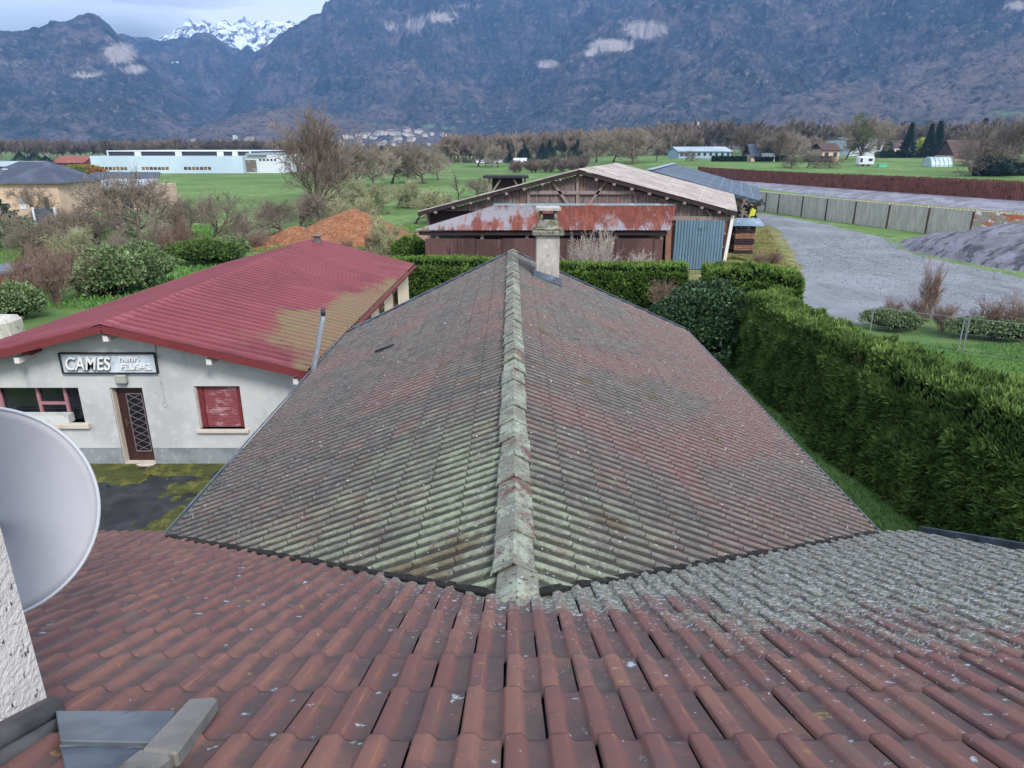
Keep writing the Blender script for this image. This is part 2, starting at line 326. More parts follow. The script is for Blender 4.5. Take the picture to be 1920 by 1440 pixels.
def mossf(u,v,t):
    Y=v; a=float(sstep(2.2,4.3,Y-.05*abs(u-.8)))*float(sstep(-2.6,-.1,u)); e=float(sstep(.35,0,abs(Y-(Yv0+P20*abs(u)/S1))))*.35
    b=.5*float(sstep(-1.8,2.0,u))*float(sstep(.8,3.2,Y))+.15*float(sstep(-1.5,2,u)); far=.25*float(sstep(.8,3,u)*sstep(2.0,3.6,Y))
    return min(1.12,a*.60+b*.9+far*.8+e+(t-.5)*.42*min(1,a+b))
rows=[.476+.43*i for i in range(18)]   # lip of one course stands at 1.766
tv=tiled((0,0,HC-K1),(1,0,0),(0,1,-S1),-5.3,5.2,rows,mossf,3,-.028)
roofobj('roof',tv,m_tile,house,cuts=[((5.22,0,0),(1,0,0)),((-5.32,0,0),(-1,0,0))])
m_dark=M('dark_underlay','#1c1b1c',rough=.95)
b=MB(); y1=rows[-1]-.05
b.add([(-5.3,.3,fgz(.3)-.03),(5.2,.3,fgz(.3)-.03),(5.2,y1,fgz(y1)-.03),(-5.3,y1,fgz(y1)-.03),(-5.3,.3,fgz(.3)-.12),(5.2,.3,fgz(.3)-.12),(5.2,y1,fgz(y1)-.12),(-5.3,y1,fgz(y1)-.12)],
      [(0,1,2,3),(7,6,5,4),(0,4,5,1),(1,5,6,2),(2,6,7,3),(3,7,4,0)])
b.build('roof_deck',m_dark,house)
m_render=M('pale_render','#b9b5ae',[('#a39f98',.8,.4,.7),('#8f8c86',3,.6,.8,{'amt':.5})],rough=.9,bump=(60,.5,{'dist':.01}))
b=MB(); b.add([(-4.9,-2,0),(4.8,-2,0),(4.8,7.4,0),(-4.9,7.4,0),(-4.9,-2,HC-2.6),(4.8,-2,HC-2.6),(4.8,7.4,fgz(7.4)-.16),(-4.9,7.4,fgz(7.4)-.16),(-4.9,.3,fgz(.3)-.2),(4.8,.3,fgz(.3)-.2)],[(3,2,6,7),(0,3,7,8,4),(1,5,9,6,2),(0,4,5,1),(4,8,9,5)])
b.build('wall',m_render,house)
m_zinc=M('grey_zinc','#5a626a',[('#747b83',2.5,.45,.7),('#3c4046',9,.55,.7),('#8b9096',30,.66,.74,{'amt':.4})],rough=.55,metal=.35,spec=.5,bump=(20,.2,{'dist':.004}))
m_gut=M('slate_blue_metal','#3b444f',[('#566271',3,.45,.7),('#2a3038',8,.55,.7)],rough=.5,metal=.3)
# verge trim on the right edge
b=MB(); b.bar((5.26,.4,fgz(.4)+.03),(5.26,7.8,fgz(7.8)+.03),.07,.13); b.build('verge_trim',m_gut,house)
b=MB(); b.bar((-5.36,.4,fgz(.4)+.02),(-5.36,7.8,fgz(7.8)+.02),.07,.12); b.build('verge_trim',m_gut,house)
# dormer wall on the left
XW=-1.66; YW=1.99
m_rough=M('white_roughcast','#d2cdc8',[('#b5b0ac',2.2,.45,.75,{'amt':.6}),('#3a3531',26,.615,.65,{'det':4,'ro':.6,'st':(1,1.5,.7)}),('#ded9d3',14,.5,.7,{'amt':.4})],rough=.95,bump=(45,1,{'dist':.018,'det':5}),spec=.15)
b=MB(); zb=fgz(YW)-.1
b.add([(XW-.34,-.6,fgz(-.6)-.1),(XW,-.6,fgz(-.6)-.1),(XW,YW,zb),(XW-.34,YW,zb),(XW-.34,-.6,HC+1.4),(XW,-.6,HC+1.4),(XW,YW,HC+1.4),(XW-.34,YW,HC+1.4)],
      [(0,3,2,1),(4,5,6,7),(0,1,5,4),(1,2,6,5),(2,3,7,6),(3,0,4,7)])
b.build('dormer_wall',m_rough,house,bevel=.012)
m_ledge=M('grey_brown_lead','#5b5654',[('#74706d',4,.45,.7),('#423d3b',12,.55,.7)],rough=.6,spec=.4)
# rounded moulding along the foot of the dormer wall, running up the roof
d0=onfg(140,1392,.03); e0=Vector((0,-1,S1))
b=MB()
for k,(dx,hz,r) in enumerate(((.02,.07,.05),(.095,.045,.042))):
    p=Vector((XW+dx,YW-.03-.04*k,fgz(YW)+hz)); b.tube([p,p+e0*.6,p+e0*1.2],r,10)
b.build('wall_foot_moulding',m_ledge,house,smooth=True)
b=MB(); b.bar((XW+.05,YW-.1,fgz(YW)-.02+.05),(XW+.05,YW-1.3,fgz(YW)+.6-.02+.05),.16,.05); b.build('moulding_board',M('brown_board','#4a3a34',[('#2f2724',6,.5,.7)]),house)
# zinc flashings lying on the tiles
def slab(pts,lift,th,name,mat,parent,bev=.004):
    b=MB(); P=[onfg(x,y,lift) for x,y in pts]; b.prism(P,(0,0,-th)); return b.build(name,mat,parent,bevel=bev)
m_zp=M('zinc_paint_stained','#4d565f',[('#626c76',3,.45,.65),('#b8c2cf',5,.60,.66,{'st':(.6,1.8,1),'det':6,'dis':1.2,'amt':.8})],rough=.5,metal=.3)
slab([(104,1332),(330,1332),(300,1392),(112,1388)],.075,.05,'flashing',m_zinc,house)
slab([(110,1392),(297,1395),(240,1462),(128,1470)],.055,.03,'flashing',m_zp,house)
b=MB(); A=[onfg(*p) for p in ((362,1308),(408,1306),(412,1316),(330,1412),(290,1412))]
pts=[(352,1309,.085),(408,1305,.10),(330,1410,.10),(262,1404,.085)]
P=[onfg(x,y,l) for x,y,l in pts]; b.prism(P,(0,0,-.07)); b.build('flashing_cover',M('lichen_grey_cap','#6c6a66',[('#7d7b78',4,.4,.7),('#5a564c',9,.5,.7)],rough=.85,bump=(40,.4,{'dist':.006})),house,bevel=.012)
b=MB(); P=[onfg(x,y,l) for x,y,l in ((262,1402,.075),(330,1408,.085),(245,1475,.085),(170,1470,.075))]; b.prism(P,(0,0,-.06)); b.build('flashing_cover',bpy.data.materials['lichen_grey_cap'],house,bevel=.012)
# ---------------------------------------------------------------- satellite dish
dc=Vector((-2.30,2.66,HC-1.51)); sdh=thing('satellite_dish',dc,'large pale grey satellite dish mounted behind the white roughcast wall','satellite dish')
m_dish=M('dish_grey','#9b9ca3',[('#8f9097',1.5,.4,.7)],rough=.45,spec=.4,coord='O'); m_rim=M('dish_rim','#aeb1b8',rough=.4)
nrm=Vector((.50,-.80,.33)).normalized(); uu=nrm.cross(Vector((0,0,1))).normalized(); vv=uu.cross(nrm)
vs=[];fs=[];nr_,ns=12,72
for i in range(nr_+1):
    rr=i/nr_
    for k in range(ns):
        t=2*math.pi*k/ns; q=uu*(math.cos(t)*rr*.435)+vv*(math.sin(t)*rr*.465)+nrm*(.07*rr*rr-.07); vs.append(q[:])
for i in range(nr_):
    for k in range(ns): a=i*ns+k; c=i*ns+(k+1)%ns; fs.append((a,c,c+ns,a+ns))
me=mkmesh('reflector',vs,fs,m_dish,True); ob=mobj('reflector',me,sdh); md=ob.modifiers.new('s','SOLIDIFY'); md.thickness=.004; md.offset=0
b=MB(); b.tube([dc+uu*(math.cos(t)*.437)+vv*(math.sin(t)*.467)+nrm*.001 for t in [2*math.pi*k/72 for k in range(73)]],.008,8,False); b.build('rim',m_rim,sdh,smooth=True)
b=MB(); b.tube([dc-nrm*.09,dc-nrm*.22,Vector((XW-.14,YW+.1,dc.z-.05)),Vector((XW-.14,YW-.02,dc.z-.05))],.025,8); b.build('mounting_arm',m_zinc,sdh,smooth=True)
b=MB(); q=dc-vv*.43+nrm*.02; b.tube([q,q-vv*.04+nrm*.42+vv*.2],.012,6); 
# ---------------------------------------------------------------- middle house
HR=2.86; P2=.385
mid=thing('low_house',(0,12,0),'long low house under a lichen covered grey brown tile roof with concrete chimney','house')
m_mt=M('lichened_tile','#5c5657',[('#67504f',0,.6,1.1,{'attr':'rnd'}),('#4c4a4b',2.5,.4,.65,{'det':5}),('#6b5052',.55,.36,.60,{'attr':'moss','k':-.22,'det':5}),
   ('#7b7b72',12,.40,.62,{'det':6,'ro':.8,'amt':.55}),('#828c75',1.1,.74,1.02,{'attr':'moss','k':.42,'det':12,'ro':.88}),('#959d90',14,.84,.98,{'attr':'moss','k':.36,'det':7,'ro':.85,'amt':.8}),('#5a4d36',1.6,.60,.70,{'det':6,'amt':.7}),('#3a3633',24,.55,.64,{'amt':.6,'det':6,'ro':.8}),('#a3a69c',6,.60,.72,{'det':8,'ro':.8,'amt':.6}),('#2a2726',6,.74,1.14,{'attr':'low','k':.62,'det':8,'ro':.8,'amt':.85}),('#b3b3aa',2.3,.70,.74,{'det':7,'ro':.72,'amt':.85}),('#b9c1c4',22,.70,.74,{'det':2,'amt':.8})],rough=.9,bump=(90,.6,{'dist':.006,'det':6}),spec=.12)
def mz(X): return HC-HR-P2*abs(X)
RX=.02
def mossR(u,v,t): return float(np.clip(1.05-v*.26,0,1))*.95*(1-.55*float(sstep(4.5,9,u)))+ (t-.5)*.03
def mossL(u,v,t): return .30+.66*float(np.clip(1.05-v*.17,0,1))*(1-.75*float(sstep(5,11,u)))+ (t-.5)*.05
Yv=(HR-K1)/S1
def vcut(sgn,shift=0):
    # valley line with the front roof: Y=(HR-K1+P2|X|)/S1 ; keep larger Y
    s=P2/S1; return ((RX,Yv-.06+shift,0),(sgn*s,-1,0))
WR,WL=4.60,4.16
vr=[.10+.355*i for i in range(13)]; vr=vr+[WR/1.0]
vl=[.10+.355*i for i in range(12)]
YF=20.0
tR=tiled((RX,0,HC-HR),(0,1,0),(1,0,-P2),3.5,21,[v for v in vr if v<4.58]+[4.63],mossR,11,.11,PROFM,0,.006,.75)
tL=tiled((RX,0,HC-HR),(0,1,0),(-1,0,-P2),3.5,21,vl+[4.19],mossL,12,.05,PROFM,0,.006,.75)
cutR=((0,YF,0),(2.1,4.6,0)); cutL=((0,YF,0),(-3.0,4.16,0))
roofobj('roof_slope',tR,m_mt,mid,cuts=[vcut(1),cutR]); roofobj('roof_slope',tL,m_mt,mid,cuts=[vcut(-1),cutL])
def yfar(X): return YF-(2.1/4.6*X if X>0 else -3.0/4.16*X)
# deck under tiles
for s,Wd in ((1,WR),(-1,WL)):
    b=MB(); X=s*(Wd-.06); a=[(RX,Yv+.0,HC-HR-.03),(X,Yv+P2*abs(X)/S1,mz(X)-.03),(X,yfar(X)-.1,mz(X)-.03),(RX,YF-.1,HC-HR-.03)]
    b.prism(a,(0,0,-.1)); b.build('roof_deck',m_dark,mid)
# ragged mortar strip, near-black colour painting in the shadow gap at the front roof
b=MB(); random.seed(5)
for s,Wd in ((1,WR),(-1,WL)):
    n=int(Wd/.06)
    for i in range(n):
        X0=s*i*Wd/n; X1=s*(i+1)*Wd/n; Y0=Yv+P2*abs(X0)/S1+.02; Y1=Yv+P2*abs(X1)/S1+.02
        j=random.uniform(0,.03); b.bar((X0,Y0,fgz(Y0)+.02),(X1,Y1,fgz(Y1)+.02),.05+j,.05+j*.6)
b.build('valley_shadow_strip',M('mortar_and_shadow','#1e1d1c',[('#3a3733',12,.55,.7)],rough=1,bump=(30,1,{'dist':.02})),mid)
# ridge caps
m_ridge=M('ridge_cap','#74746b',[('#66504c',2.5,.52,.64,{'det':4}),('#92998a',4,.45,.62,{'det':7,'ro':.8}),('#8a5f3e',2.6,.66,.72,{'loc':(3,1,0),'det':5}),('#33302d',28,.56,.66,{'amt':.75}),('#a9b3b8',11,.64,.72,{'det':5})],rough=.95,bump=(60,.8,{'dist':.01,'det':6}),spec=.1)
vs=[];fs=[]
prof=[(-.155,-.085),(-.148,-.06),(-.085,-.026),(-.012,.014),(0,.022),(.012,.014),(.085,-.026),(.148,-.06),(.155,-.085)]
yy=Yv-.16; i=0; rnd=random.Random(2)
while yy<YF:
    L=.455; j=rnd.uniform(-.012,.012); tw=rnd.uniform(-.02,.02); base=len(vs); lz=.015+rnd.uniform(0,.01)
    for (y,sc,dz) in ((yy,1.06,.018+lz),(yy+.02,1.06,.019+lz),(yy+.045,1.0,.010+lz),(yy+L+.05,.94,0+lz)):
        for (x,z) in prof: vs.append((RX+j+x*sc+tw*(y-yy),min(y,YF+.05),HC-HR+.055+z*sc+dz))
    n=len(prof)
    for r in range(3):
        for k in range(n-1): a=base+r*n+k; fs.append((a,a+1,a+1+n,a+n))
    # front lip
    b2=len(vs)
    for (x,z) in prof: vs.append((RX+j+x*1.0,yy,HC-HR+.055+z*1.0+.005+lz))
    for k in range(n-1): fs.append((base+k,b2+k,b2+k+1,base+k+1))
    yy+=L
off=wloc(mid); me=mkmesh('ridge_caps',[(x-off.x,y-off.y,z-off.z) for x,y,z in vs],fs,m_ridge,False); mobj('ridge_caps',me,mid)
b=MB(); random.seed(9)
b.add([(RX+x*.9,Yv-.13+.01*random.random(),HC-HR+.05+z*.9) for x,z in prof]+[(RX+x*.9,Yv-.13,HC-HR-.13) for x,z in prof],[(k,k+1,k+10,k+9) for k in range(8)]); b.build('ridge_end_mortar',M('pale_mortar','#a5a8ab',[('#3a3834',12,.5,.6)],rough=1,bump=(30,1,{'dist':.02})),mid)
# gutters and verges
for s,Wd in ((1,WR),(-1,WL)):
    X=s*(Wd+.03); z=mz(Wd)-.05; yn=Yv+P2*Wd/S1-.05; yf=yfar(s*Wd)
    b=MB(); b.bar((X,yn,z-.01),(X,yf,z-.01),.09,.09); b.build('gutter',m_gut,mid,bevel=.02)
    b=MB(); b.tube([(X+s*.055,yn,z+.045),(X+s*.055,yf,z+.045)],.014,6); b.build('gutter_lip',m_zinc,mid)
    b=MB(); b.bar((RX,YF+.03,HC-HR+.02),(s*Wd,yf+.03,mz(Wd)+.02),.06,.1); b.build('verge_board',m_gut,mid)
xr,xl=WR-.35,-(WL-.35)
yn=5.2
b=MB()
b.add([(xl,yn,0),(xr,yn,0),(xr,yfar(xr)-.3,0),(0,YF-.3,0),(xl,yfar(xl)-.3,0),(xl,yn,mz(xl)-.14),(xr,yn,mz(xr)-.14),(xr,yfar(xr)-.3,mz(xr)-.14),(0,YF-.3,HC-HR-.14),(xl,yfar(xl)-.3,mz(xl)-.14)],
      [(0,1,6,5),(1,2,7,6),(2,3,8,7),(3,4,9,8),(4,0,5,9)])
b.build('wall',m_render,mid)
# black hole where a tile slipped, left slope
# chimney
m_chim=M('pale_concrete','#a6a29d',[('#8a8782',2.2,.42,.7,{'st':(3,3,.7)}),('#6d6a64',5,.6,.75),('#bdb9b3',9,.55,.7)],rough=.95,bump=(40,.5,{'dist':.01}))
m_mossc=M('mossy_stone','#74736b',[('#4f5528',4,.48,.62),('#9c9a90',9,.55,.7),('#3a382f',14,.55,.68)],rough=1,bump=(18,1,{'dist':.03}))
cx0,cx1,cy0,cy1=.60,1.17,17.2,17.75
b=MB(); b.box((cx0,cy0,4.0),(cx1,cy1,HC-2.02)); ch=b.build('chimney',m_chim,mid,bevel=.015)
b=MB(); z=HC-2.06; b.box((cx0-.10,cy0-.10,z),(cx1+.10,cy1+.10,z+.13)); b.box((cx0-.03,cy0-.03,z+.13),(cx1+.03,cy1+.03,z+.19)); b.build('chimney_corbel',m_mossc,mid,bevel=.025)
b=MB(); z2=z+.19
b.add([(cx0,cy0,z2),(cx1,cy0,z2),(cx1,cy1,z2),(cx0,cy1,z2),(cx0+.09,cy0+.09,z2+.24),(cx1-.09,cy0+.09,z2+.24),(cx1-.09,cy1-.09,z2+.24),(cx0+.09,cy1-.09,z2+.24)],[(4,5,6,7),(0,1,5,4),(1,2,6,5),(2,3,7,6),(3,0,4,7)])
for a in (cx0+.07,cx1-.15):
    for c in (cy0+.05,cy1-.13): b.box((a,c,z2+.2),(a+.08,c+.08,z2+.40))
b.build('chimney_shoulder',m_mossc,mid,bevel=.015)
b=MB(); b.box((cx0+.13,cy0+.07,z2+.1),(cx1-.13,cy0+.1,z2+.33)); b.build('chimney_mouth',m_dark,mid)
b=MB(); b.box((cx0-.01,cy0-.03,z2+.40),(cx1+.01,cy1+.03,z2+.48)); b.build('chimney_slab',m_chim,mid,bevel=.01)
b=MB(); zz=mz(.6)
b.prism([(cx0-.06,cy0-.14,mz(cx0)+.06),(cx1+.06,cy0-.14,mz(cx1)+.04),(cx1+.06,cy0-.003,mz(cx1)+.20),(cx0-.06,cy0-.003,mz(cx0)+.20)],(0,0,-.05)); b.build('chimney_flashing',m_gut,mid)
# ---------------------------------------------------------------- red roofed workshop on the left
YWL=16.05
shop=thing('workshop',(-9.4,24,0),'single storey white workshop with ribbed dark pink metal roof and a nameboard','building')
m_red=M('pink_red_metal','#75323a',[('#672a32',.35,.4,.65),('#80444b',1.2,.5,.7,{'st':(.4,1.5,1),'amt':.6}),('#6b6540',.9,.62,.98,{'attr':'moss','k':.52,'det':7,'ro':.7}),('#735744',1.6,.66,.9,{'attr':'moss','k':.42,'det':6,'amt':.75}),('#5d303a',6,.6,.72,{'amt':.5}),('#45202a',3,.75,1.1,{'attr':'low','k':.62,'det':6,'amt':.8})],rough=.55,spec=.3,bump=(8,.15,{'dist':.01}))
m_redt=M('red_trim','#6b2e31',[('#68282d',2,.5,.7),('#8e484c',9,.58,.7,{'amt':.5})],rough=.5)
Yn=15.5
apn=onY(190,610,Yn); ean=onY(577,698,Yn); zr=apn.z; ze=ean.z
apf=onz(592,449,zr); eaf=onz(779,494,ze); eaf.y=apf.y=min(apf.y,eaf.y)
hw=ean.x-apn.x; lan=Vector((apn.x-hw,Yn,ze)); laf=Vector((apf.x-(eaf.x-apf.x),apf.y,ze))
def ribbed(r0,r1,e0,e1,n,h,mossfn=None,name='roof_slope',mat=None,parent=None,prof=((0,0),(.10,1),(.50,1),(.60,0),(.999,0)),nv=10):
    r0,r1,e0,e1=map(Vector,(r0,r1,e0,e1)); vs=[];fs=[];am=[];al=[]
    N=(r1-r0).cross(e0-r0).normalized(); N=N if N.z>0 else -N
    us=[(k+a,b) for k in range(n) for a,b in prof]+[(n,0)]
    for j in range(nv+1):
        t=j/nv
        for u,b in us:
            u=u/n; p=r0.lerp(r1,u).lerp(e0.lerp(e1,u),t)+N*(b*h); vs.append(p); am.append(mossfn(u,t) if mossfn else 0); al.append(1-b)
    c=len(us)
    for j in range(nv):
        for i in range(c-1): a=j*c+i; fs.append((a,a+1,a+1+c,a+c))
    off=wloc(parent); me=mkmesh(name,[tuple(v-off) for v in vs],fs,mat,False,{'moss':am,'low':al}); o=mobj(name,me,parent)
    md=o.modifiers.new('thick','SOLIDIFY'); md.thickness=.02; md.offset=-1
    return o
def mossred(u,t):   # moss over the lower near part of the right slope
    a=float(sstep(.45,.95,t+.25*math.sin(u*9)*.3+.05*math.sin(u*31)))*float(1-sstep(.35,.75,u+.1*math.sin(t*12)))*float(sstep(-.04,.16,u-.0)); b=float(sstep(.8,.99,t))*float(1-sstep(.6,.9,u))*.8
    e=float(sstep(.92,1,t))*.4
    return min(1,max(a*1.05,b,e))
NR=50
ribbed(apn,apf,ean,eaf,NR,.075,mossred,'roof_slope',m_red,shop,nv=24)
ribbed(apn,apf,lan,laf,NR,.075,None,'roof_slope',m_red,shop)
b=MB()
for s in (-1,1):
    a=[apn+Vector((0,-.03,.06)),apf+Vector((0,.03,.06)),apf+Vector((s*.24,.03,.05-.25*.24)),apn+Vector((s*.24,-.03,.05-.25*.24))]; b.prism(a,(0,0,-.015))
b.build('ridge_cap',M('ridge_pink','#a05f6d',[('#8a4657',3,.5,.7)],rough=.55),shop)
b=MB()
for e in (ean,lan):
    b.bar(apn+Vector((0,-.02,-.085)),e+Vector((0,-.02,-.085)),.05,.16)
b.build('bargeboard',m_redt,shop)
b=MB(); b.bar(ean+Vector((.05,0,-.07)),eaf+Vector((.05,0,-.07)),.11,.1); b.build('gutter',m_redt,shop,bevel=.02)
b=MB(); b.bar(lan+Vector((-.05,0,-.07)),laf+Vector((-.05,0,-.07)),.11,.1); b.build('gutter',m_redt,shop,bevel=.02)
m_raf=M('white_painted_wood','#cfcac8',rough=.6)
for f in (-.86,-.47,.0,.5,.93):
    ex=apn.x+hw*f; zt=zr-(zr-ze)*abs(f)-.1
    b=MB(); b.box((ex-.06,YWL-.50,zt-.30),(ex+.06,YWL+.02,zt-.16)); b.build('rafter_end',m_raf,shop)
    b=MB(); b.box((ex+.08,YWL-.40,zt-.13),(ex+.3,YWL+.02,zt-.03)); b.build('purlin_block',m_redt,shop)
# walls : front wall with openings
m_wall=M('white_wall_render','#b7b8b8',[('#a7a8aa',.5,.42,.65),('#8f918f',1.1,.60,.75,{'st':(2.5,2.5,.5),'amt':.45}),('#c3c3c2',5,.5,.7,{'amt':.5})],rough=.95,bump=(70,.5,{'dist':.008}),spec=.1)
m_plinth=M('grey_plinth','#83888b',[('#6f7476',1.6,.45,.68),('#5e6455',2.4,.62,.72),('#969a9c',8,.55,.7)],rough=.95,bump=(60,.4,{'dist':.008}))
m_jamb=M('cream_render','#beb4a9',[('#aca297',3,.5,.7)],rough=.9)
xl_,xr_=lan.x+.55,ean.x-.28
def wx(px,y): return onY(px,y,YWL)
wA=wx(0,727); wdw=(wx(-20,727).x,wx(146,727).x,wx(60,792).z,wx(60,727).z)
door=(wx(205,727).x,wx(266,727).x,0.05,wx(240,727).z)
sh=(wx(363,724).x,wx(449,724).x,wx(420,804).z,wx(420,724).z)
zpl=wx(200,840).z
ops=[wdw,door,sh]
def wallmesh(x0,x1,zlo,ztopfn,ops,Y,th):
    xs=sorted(set([x0,x1,apn.x]+[o[0] for o in ops]+[o[1] for o in ops])); b=MB()
    for a,c in zip(xs,xs[1:]):
        m=(a+c)/2; cuts=[(o[2],o[3]) for o in ops if o[0]<m<o[1]]; z=zlo
        segs=[]
        for lo,hi in sorted(cuts):
            if hi<=zlo: continue
            if lo>z: segs.append((z,lo))
            z=max(z,hi)
        for lo,hi in segs: b.box((a,Y,lo),(c,Y+th,hi))
        b.add([(a,Y,z),(c,Y,z),(c,Y,ztopfn(c)),(a,Y,ztopfn(a)),(a,Y+th,z),(c,Y+th,z),(c,Y+th,ztopfn(c)),(a,Y+th,ztopfn(a))],[(0,1,2,3),(7,6,5,4),(0,4,5,1),(1,5,6,2),(2,6,7,3),(3,7,4,0)])
    return b
zt=lambda x: zr-.10-(zr-ze)*abs(x-apn.x)/hw
b=wallmesh(xl_,xr_,zpl,zt,ops,YWL,.3); b.build('wall',m_wall,shop)
b=MB()
for a,c in ((xl_,door[0]),(door[1],xr_)): b.box((a,YWL+.012,0),(c,YWL+.3,zpl))
b.build('plinth',m_plinth,shop)
yb=apf.y-.3; xrf,xlf=eaf.x-.28,laf.x+.55
m_cream=M('cream_wall','#d2bfa6',[('#bfae98',1.2,.45,.7),('#ddd2c4',6,.5,.7)],rough=.95)
b=MB()
b.prism([(xr_-.005,YWL+.3,0),(xr_-.005,YWL+.3,ze-.12),(xrf,yb,ze-.12),(xrf,yb,0)],(-.25,0,0)); b.prism([(xl_,YWL+.3,0),(xl_,YWL+.3,ze-.12),(xlf,yb,ze-.12),(xlf,yb,0)],(.25,0,0))
b.prism([(xlf,yb,0),(xrf,yb,0),(xrf,yb,ze-.1),(apf.x,yb,zr-.1),(xlf,yb,ze-.1)],(0,.2,0))
b.build('side_wall',m_cream,shop)
b=MB(); zf=ze-1.5; ff=.0
m_glassd=M('dark_glass','#14161b',[('#23262e',1.5,.45,.7)],rough=.12,spec=.6)
m_sash=M('mauve_window_frame','#9c7079',[('#84585f',5,.5,.7)],rough=.5)
# jambs
for (x0,x1,z0,z1) in ops:
    for a_,c_ in ((x0,x0+.02),(x1-.02,x1)): b=MB(); b.box((a_,YWL+.04,z0),(c_,YWL+.30,z1)); b.build('jamb',m_jamb,shop)
# window
x0,x1,z0,z1=wdw
win=None
b=MB(); b.box((x0,YWL+.26,z0),(x1,YWL+.28,z1)); win=b.build('window',m_glassd,shop)
b=MB()
xa,xb=wx(52,727).x+.06,wx(104,727).x+.06; zc=wx(80,760).z-.02
for x in (xa,xb): b.box((x-.035,YWL+.20,z0),(x+.035,YWL+.255,z1))
b.box((x0+.09,YWL+.205,z0),(xa-.035,YWL+.25,z0+.06))
b.box((xa+.035,YWL+.205,zc-.035),(xb-.035,YWL+.25,zc+.035)); b.box((xa+.03,YWL+.205,z0),(xb-.035,YWL+.25,z0+.06)); b.box((x0+.02,YWL+.2,z0),(x0+.09,YWL+.25,z1))
b.build('window_frame',m_sash,win)
b=MB(); b.box((x0-.1,YWL-.10,z0-.14),(x1+.12,YWL+.27,z0)); b.build('window_sill',m_jamb,win,bevel=.012)
b=MB(); b.bar((x0+.25,YWL+.31,z0+.1),(x0+.9,YWL+.31,z0+.75),.05,.02); b.bar((x0+.6,YWL+.31,z0+.1),(x0+.9,YWL+.31,z0+.75),.05,.02)
# window box standing on the sill
fbx=thing('planter_box',((x0+x1)/2,YWL-.02,z0),'empty white window box standing on the sill of the dark office window','planter')
b=MB(); X0,X1=x0+.1,wx(134,790).x
b.box((X0,YWL-.09,z0+.004),(X1,YWL+.15,z0+.03)); b.box((X0,YWL-.09,z0+.03),(X1,YWL-.06,z0+.22)); b.box((X0,YWL+.12,z0+.03),(X1,YWL+.15,z0+.22)); b.box((X1-.03,YWL-.06,z0+.03),(X1,YWL+.12,z0+.22)); b.box((X0,YWL-.06,z0+.03),(X0+.03,YWL+.12,z0+.22))
b.build('box',M('white_plastic','#c2c3c2',[('#a5a6a6',4,.5,.7)],rough=.5),fbx)
b=MB(); b.box((X0+.03,YWL-.06,z0+.031),(X1-.03,YWL+.12,z0+.15)); b.build('soil',m_dark,fbx)
# door
x0,x1,z0,z1=door
m_door=M('dark_brown_wood','#3a211f',[('#2b1817',2,.45,.7,{'st':(8,1,1)})],rough=.5,spec=.4)
b=MB(); b.box((x0+.02,YWL+.22,z0),(x1-.02,YWL+.27,z1)); dr=b.build('door',m_door,shop)
b=MB(); b.box((x0+.27,YWL+.205,z0+.28),(x1-.14,YWL+.219,z1-.22)); b.build('door_pane',m_glassd,dr)
b=MB(); xa,xb,za,zb_=x0+.27,x1-.14,z0+.28,z1-.22; n=8; hz=(zb_-za)/n
for i in range(n):
    b.bar((xa,YWL+.185,za+i*hz),(xb,YWL+.185,za+(i+1)*hz),.012,.012); b.bar((xb,YWL+.183,za+i*hz),(xa,YWL+.183,za+(i+1)*hz),.012,.012)
for z in (za,zb_): b.bar((xa,YWL+.184,z),(xb,YWL+.184,z),.022,.02)
for x in (xa,xb): b.bar((x,YWL+.184,za),(x,YWL+.184,zb_),.018,.02)
b.build('door_grille',M('grille_steel','#8a7c80',rough=.4,metal=.4),dr)
b=MB(); b.box((x0+.13,YWL+.19,1.0),(x0+.17,YWL+.218,1.22)); b.bar((x0+.15,YWL+.15,1.12),(x0+.26,YWL+.15,1.12),.02); b.bar((x0+.15,YWL+.15,1.12),(x0+.15,YWL+.19,1.12),.02); b.build('handle',M('brass','#8a7a5c',rough=.3,metal=.8),dr)
b=MB(); b.box((x0,YWL-.08,0.012),(x1,YWL+.21,.07)); b.build('door_step',m_jamb,shop,bevel=.01)
# shutter window
x0,x1,z0,z1=sh
m_shut=M('red_roller_slat','#86464c',[('#b59a9e',1.8,.50,.62,{'det':6,'ro':.7,'st':(1,1,2),'loc':(2,0,1.2),'amt':.8}),('#72383e',7,.55,.7)],rough=.55)
b=MB(); zz=z0+.02; b.box((x0+.02,YWL+.17,z0),(x1-.02,YWL+.2,z1))
while zz<z1-.02: b.add([(x0+.15,YWL+.172,zz),(x1-.15,YWL+.172,zz),(x1-.15,YWL+.150,zz+.010),(x0+.15,YWL+.150,zz+.012),(x0+.15,YWL+.152,zz+.036),(x1-.15,YWL+.152,zz+.036),(x0+.15,YWL+.172,zz+.042),(x1-.15,YWL+.172,zz+.042)],[(0,1,2,3),(3,2,5,4),(4,5,7,6)]); zz+=.046
s_=b.build('roller_shutter',m_shut,shop)
b=MB(); b.box((x0+.02,YWL+.12,z0),(x0+.14,YWL+.168,z1)); b.box((x1-.14,YWL+.12,z0),(x1-.02,YWL+.168,z1)); b.box((x0+.14,YWL+.12,z1-.06),(x1-.14,YWL+.168,z1)); b.build('shutter_frame',m_redt,s_)
b=MB(); b.box((x0-.06,YWL-.09,z0-.09),(x1+.1,YWL+.17,z0)); b.build('window_sill',m_jamb,s_,bevel=.01)
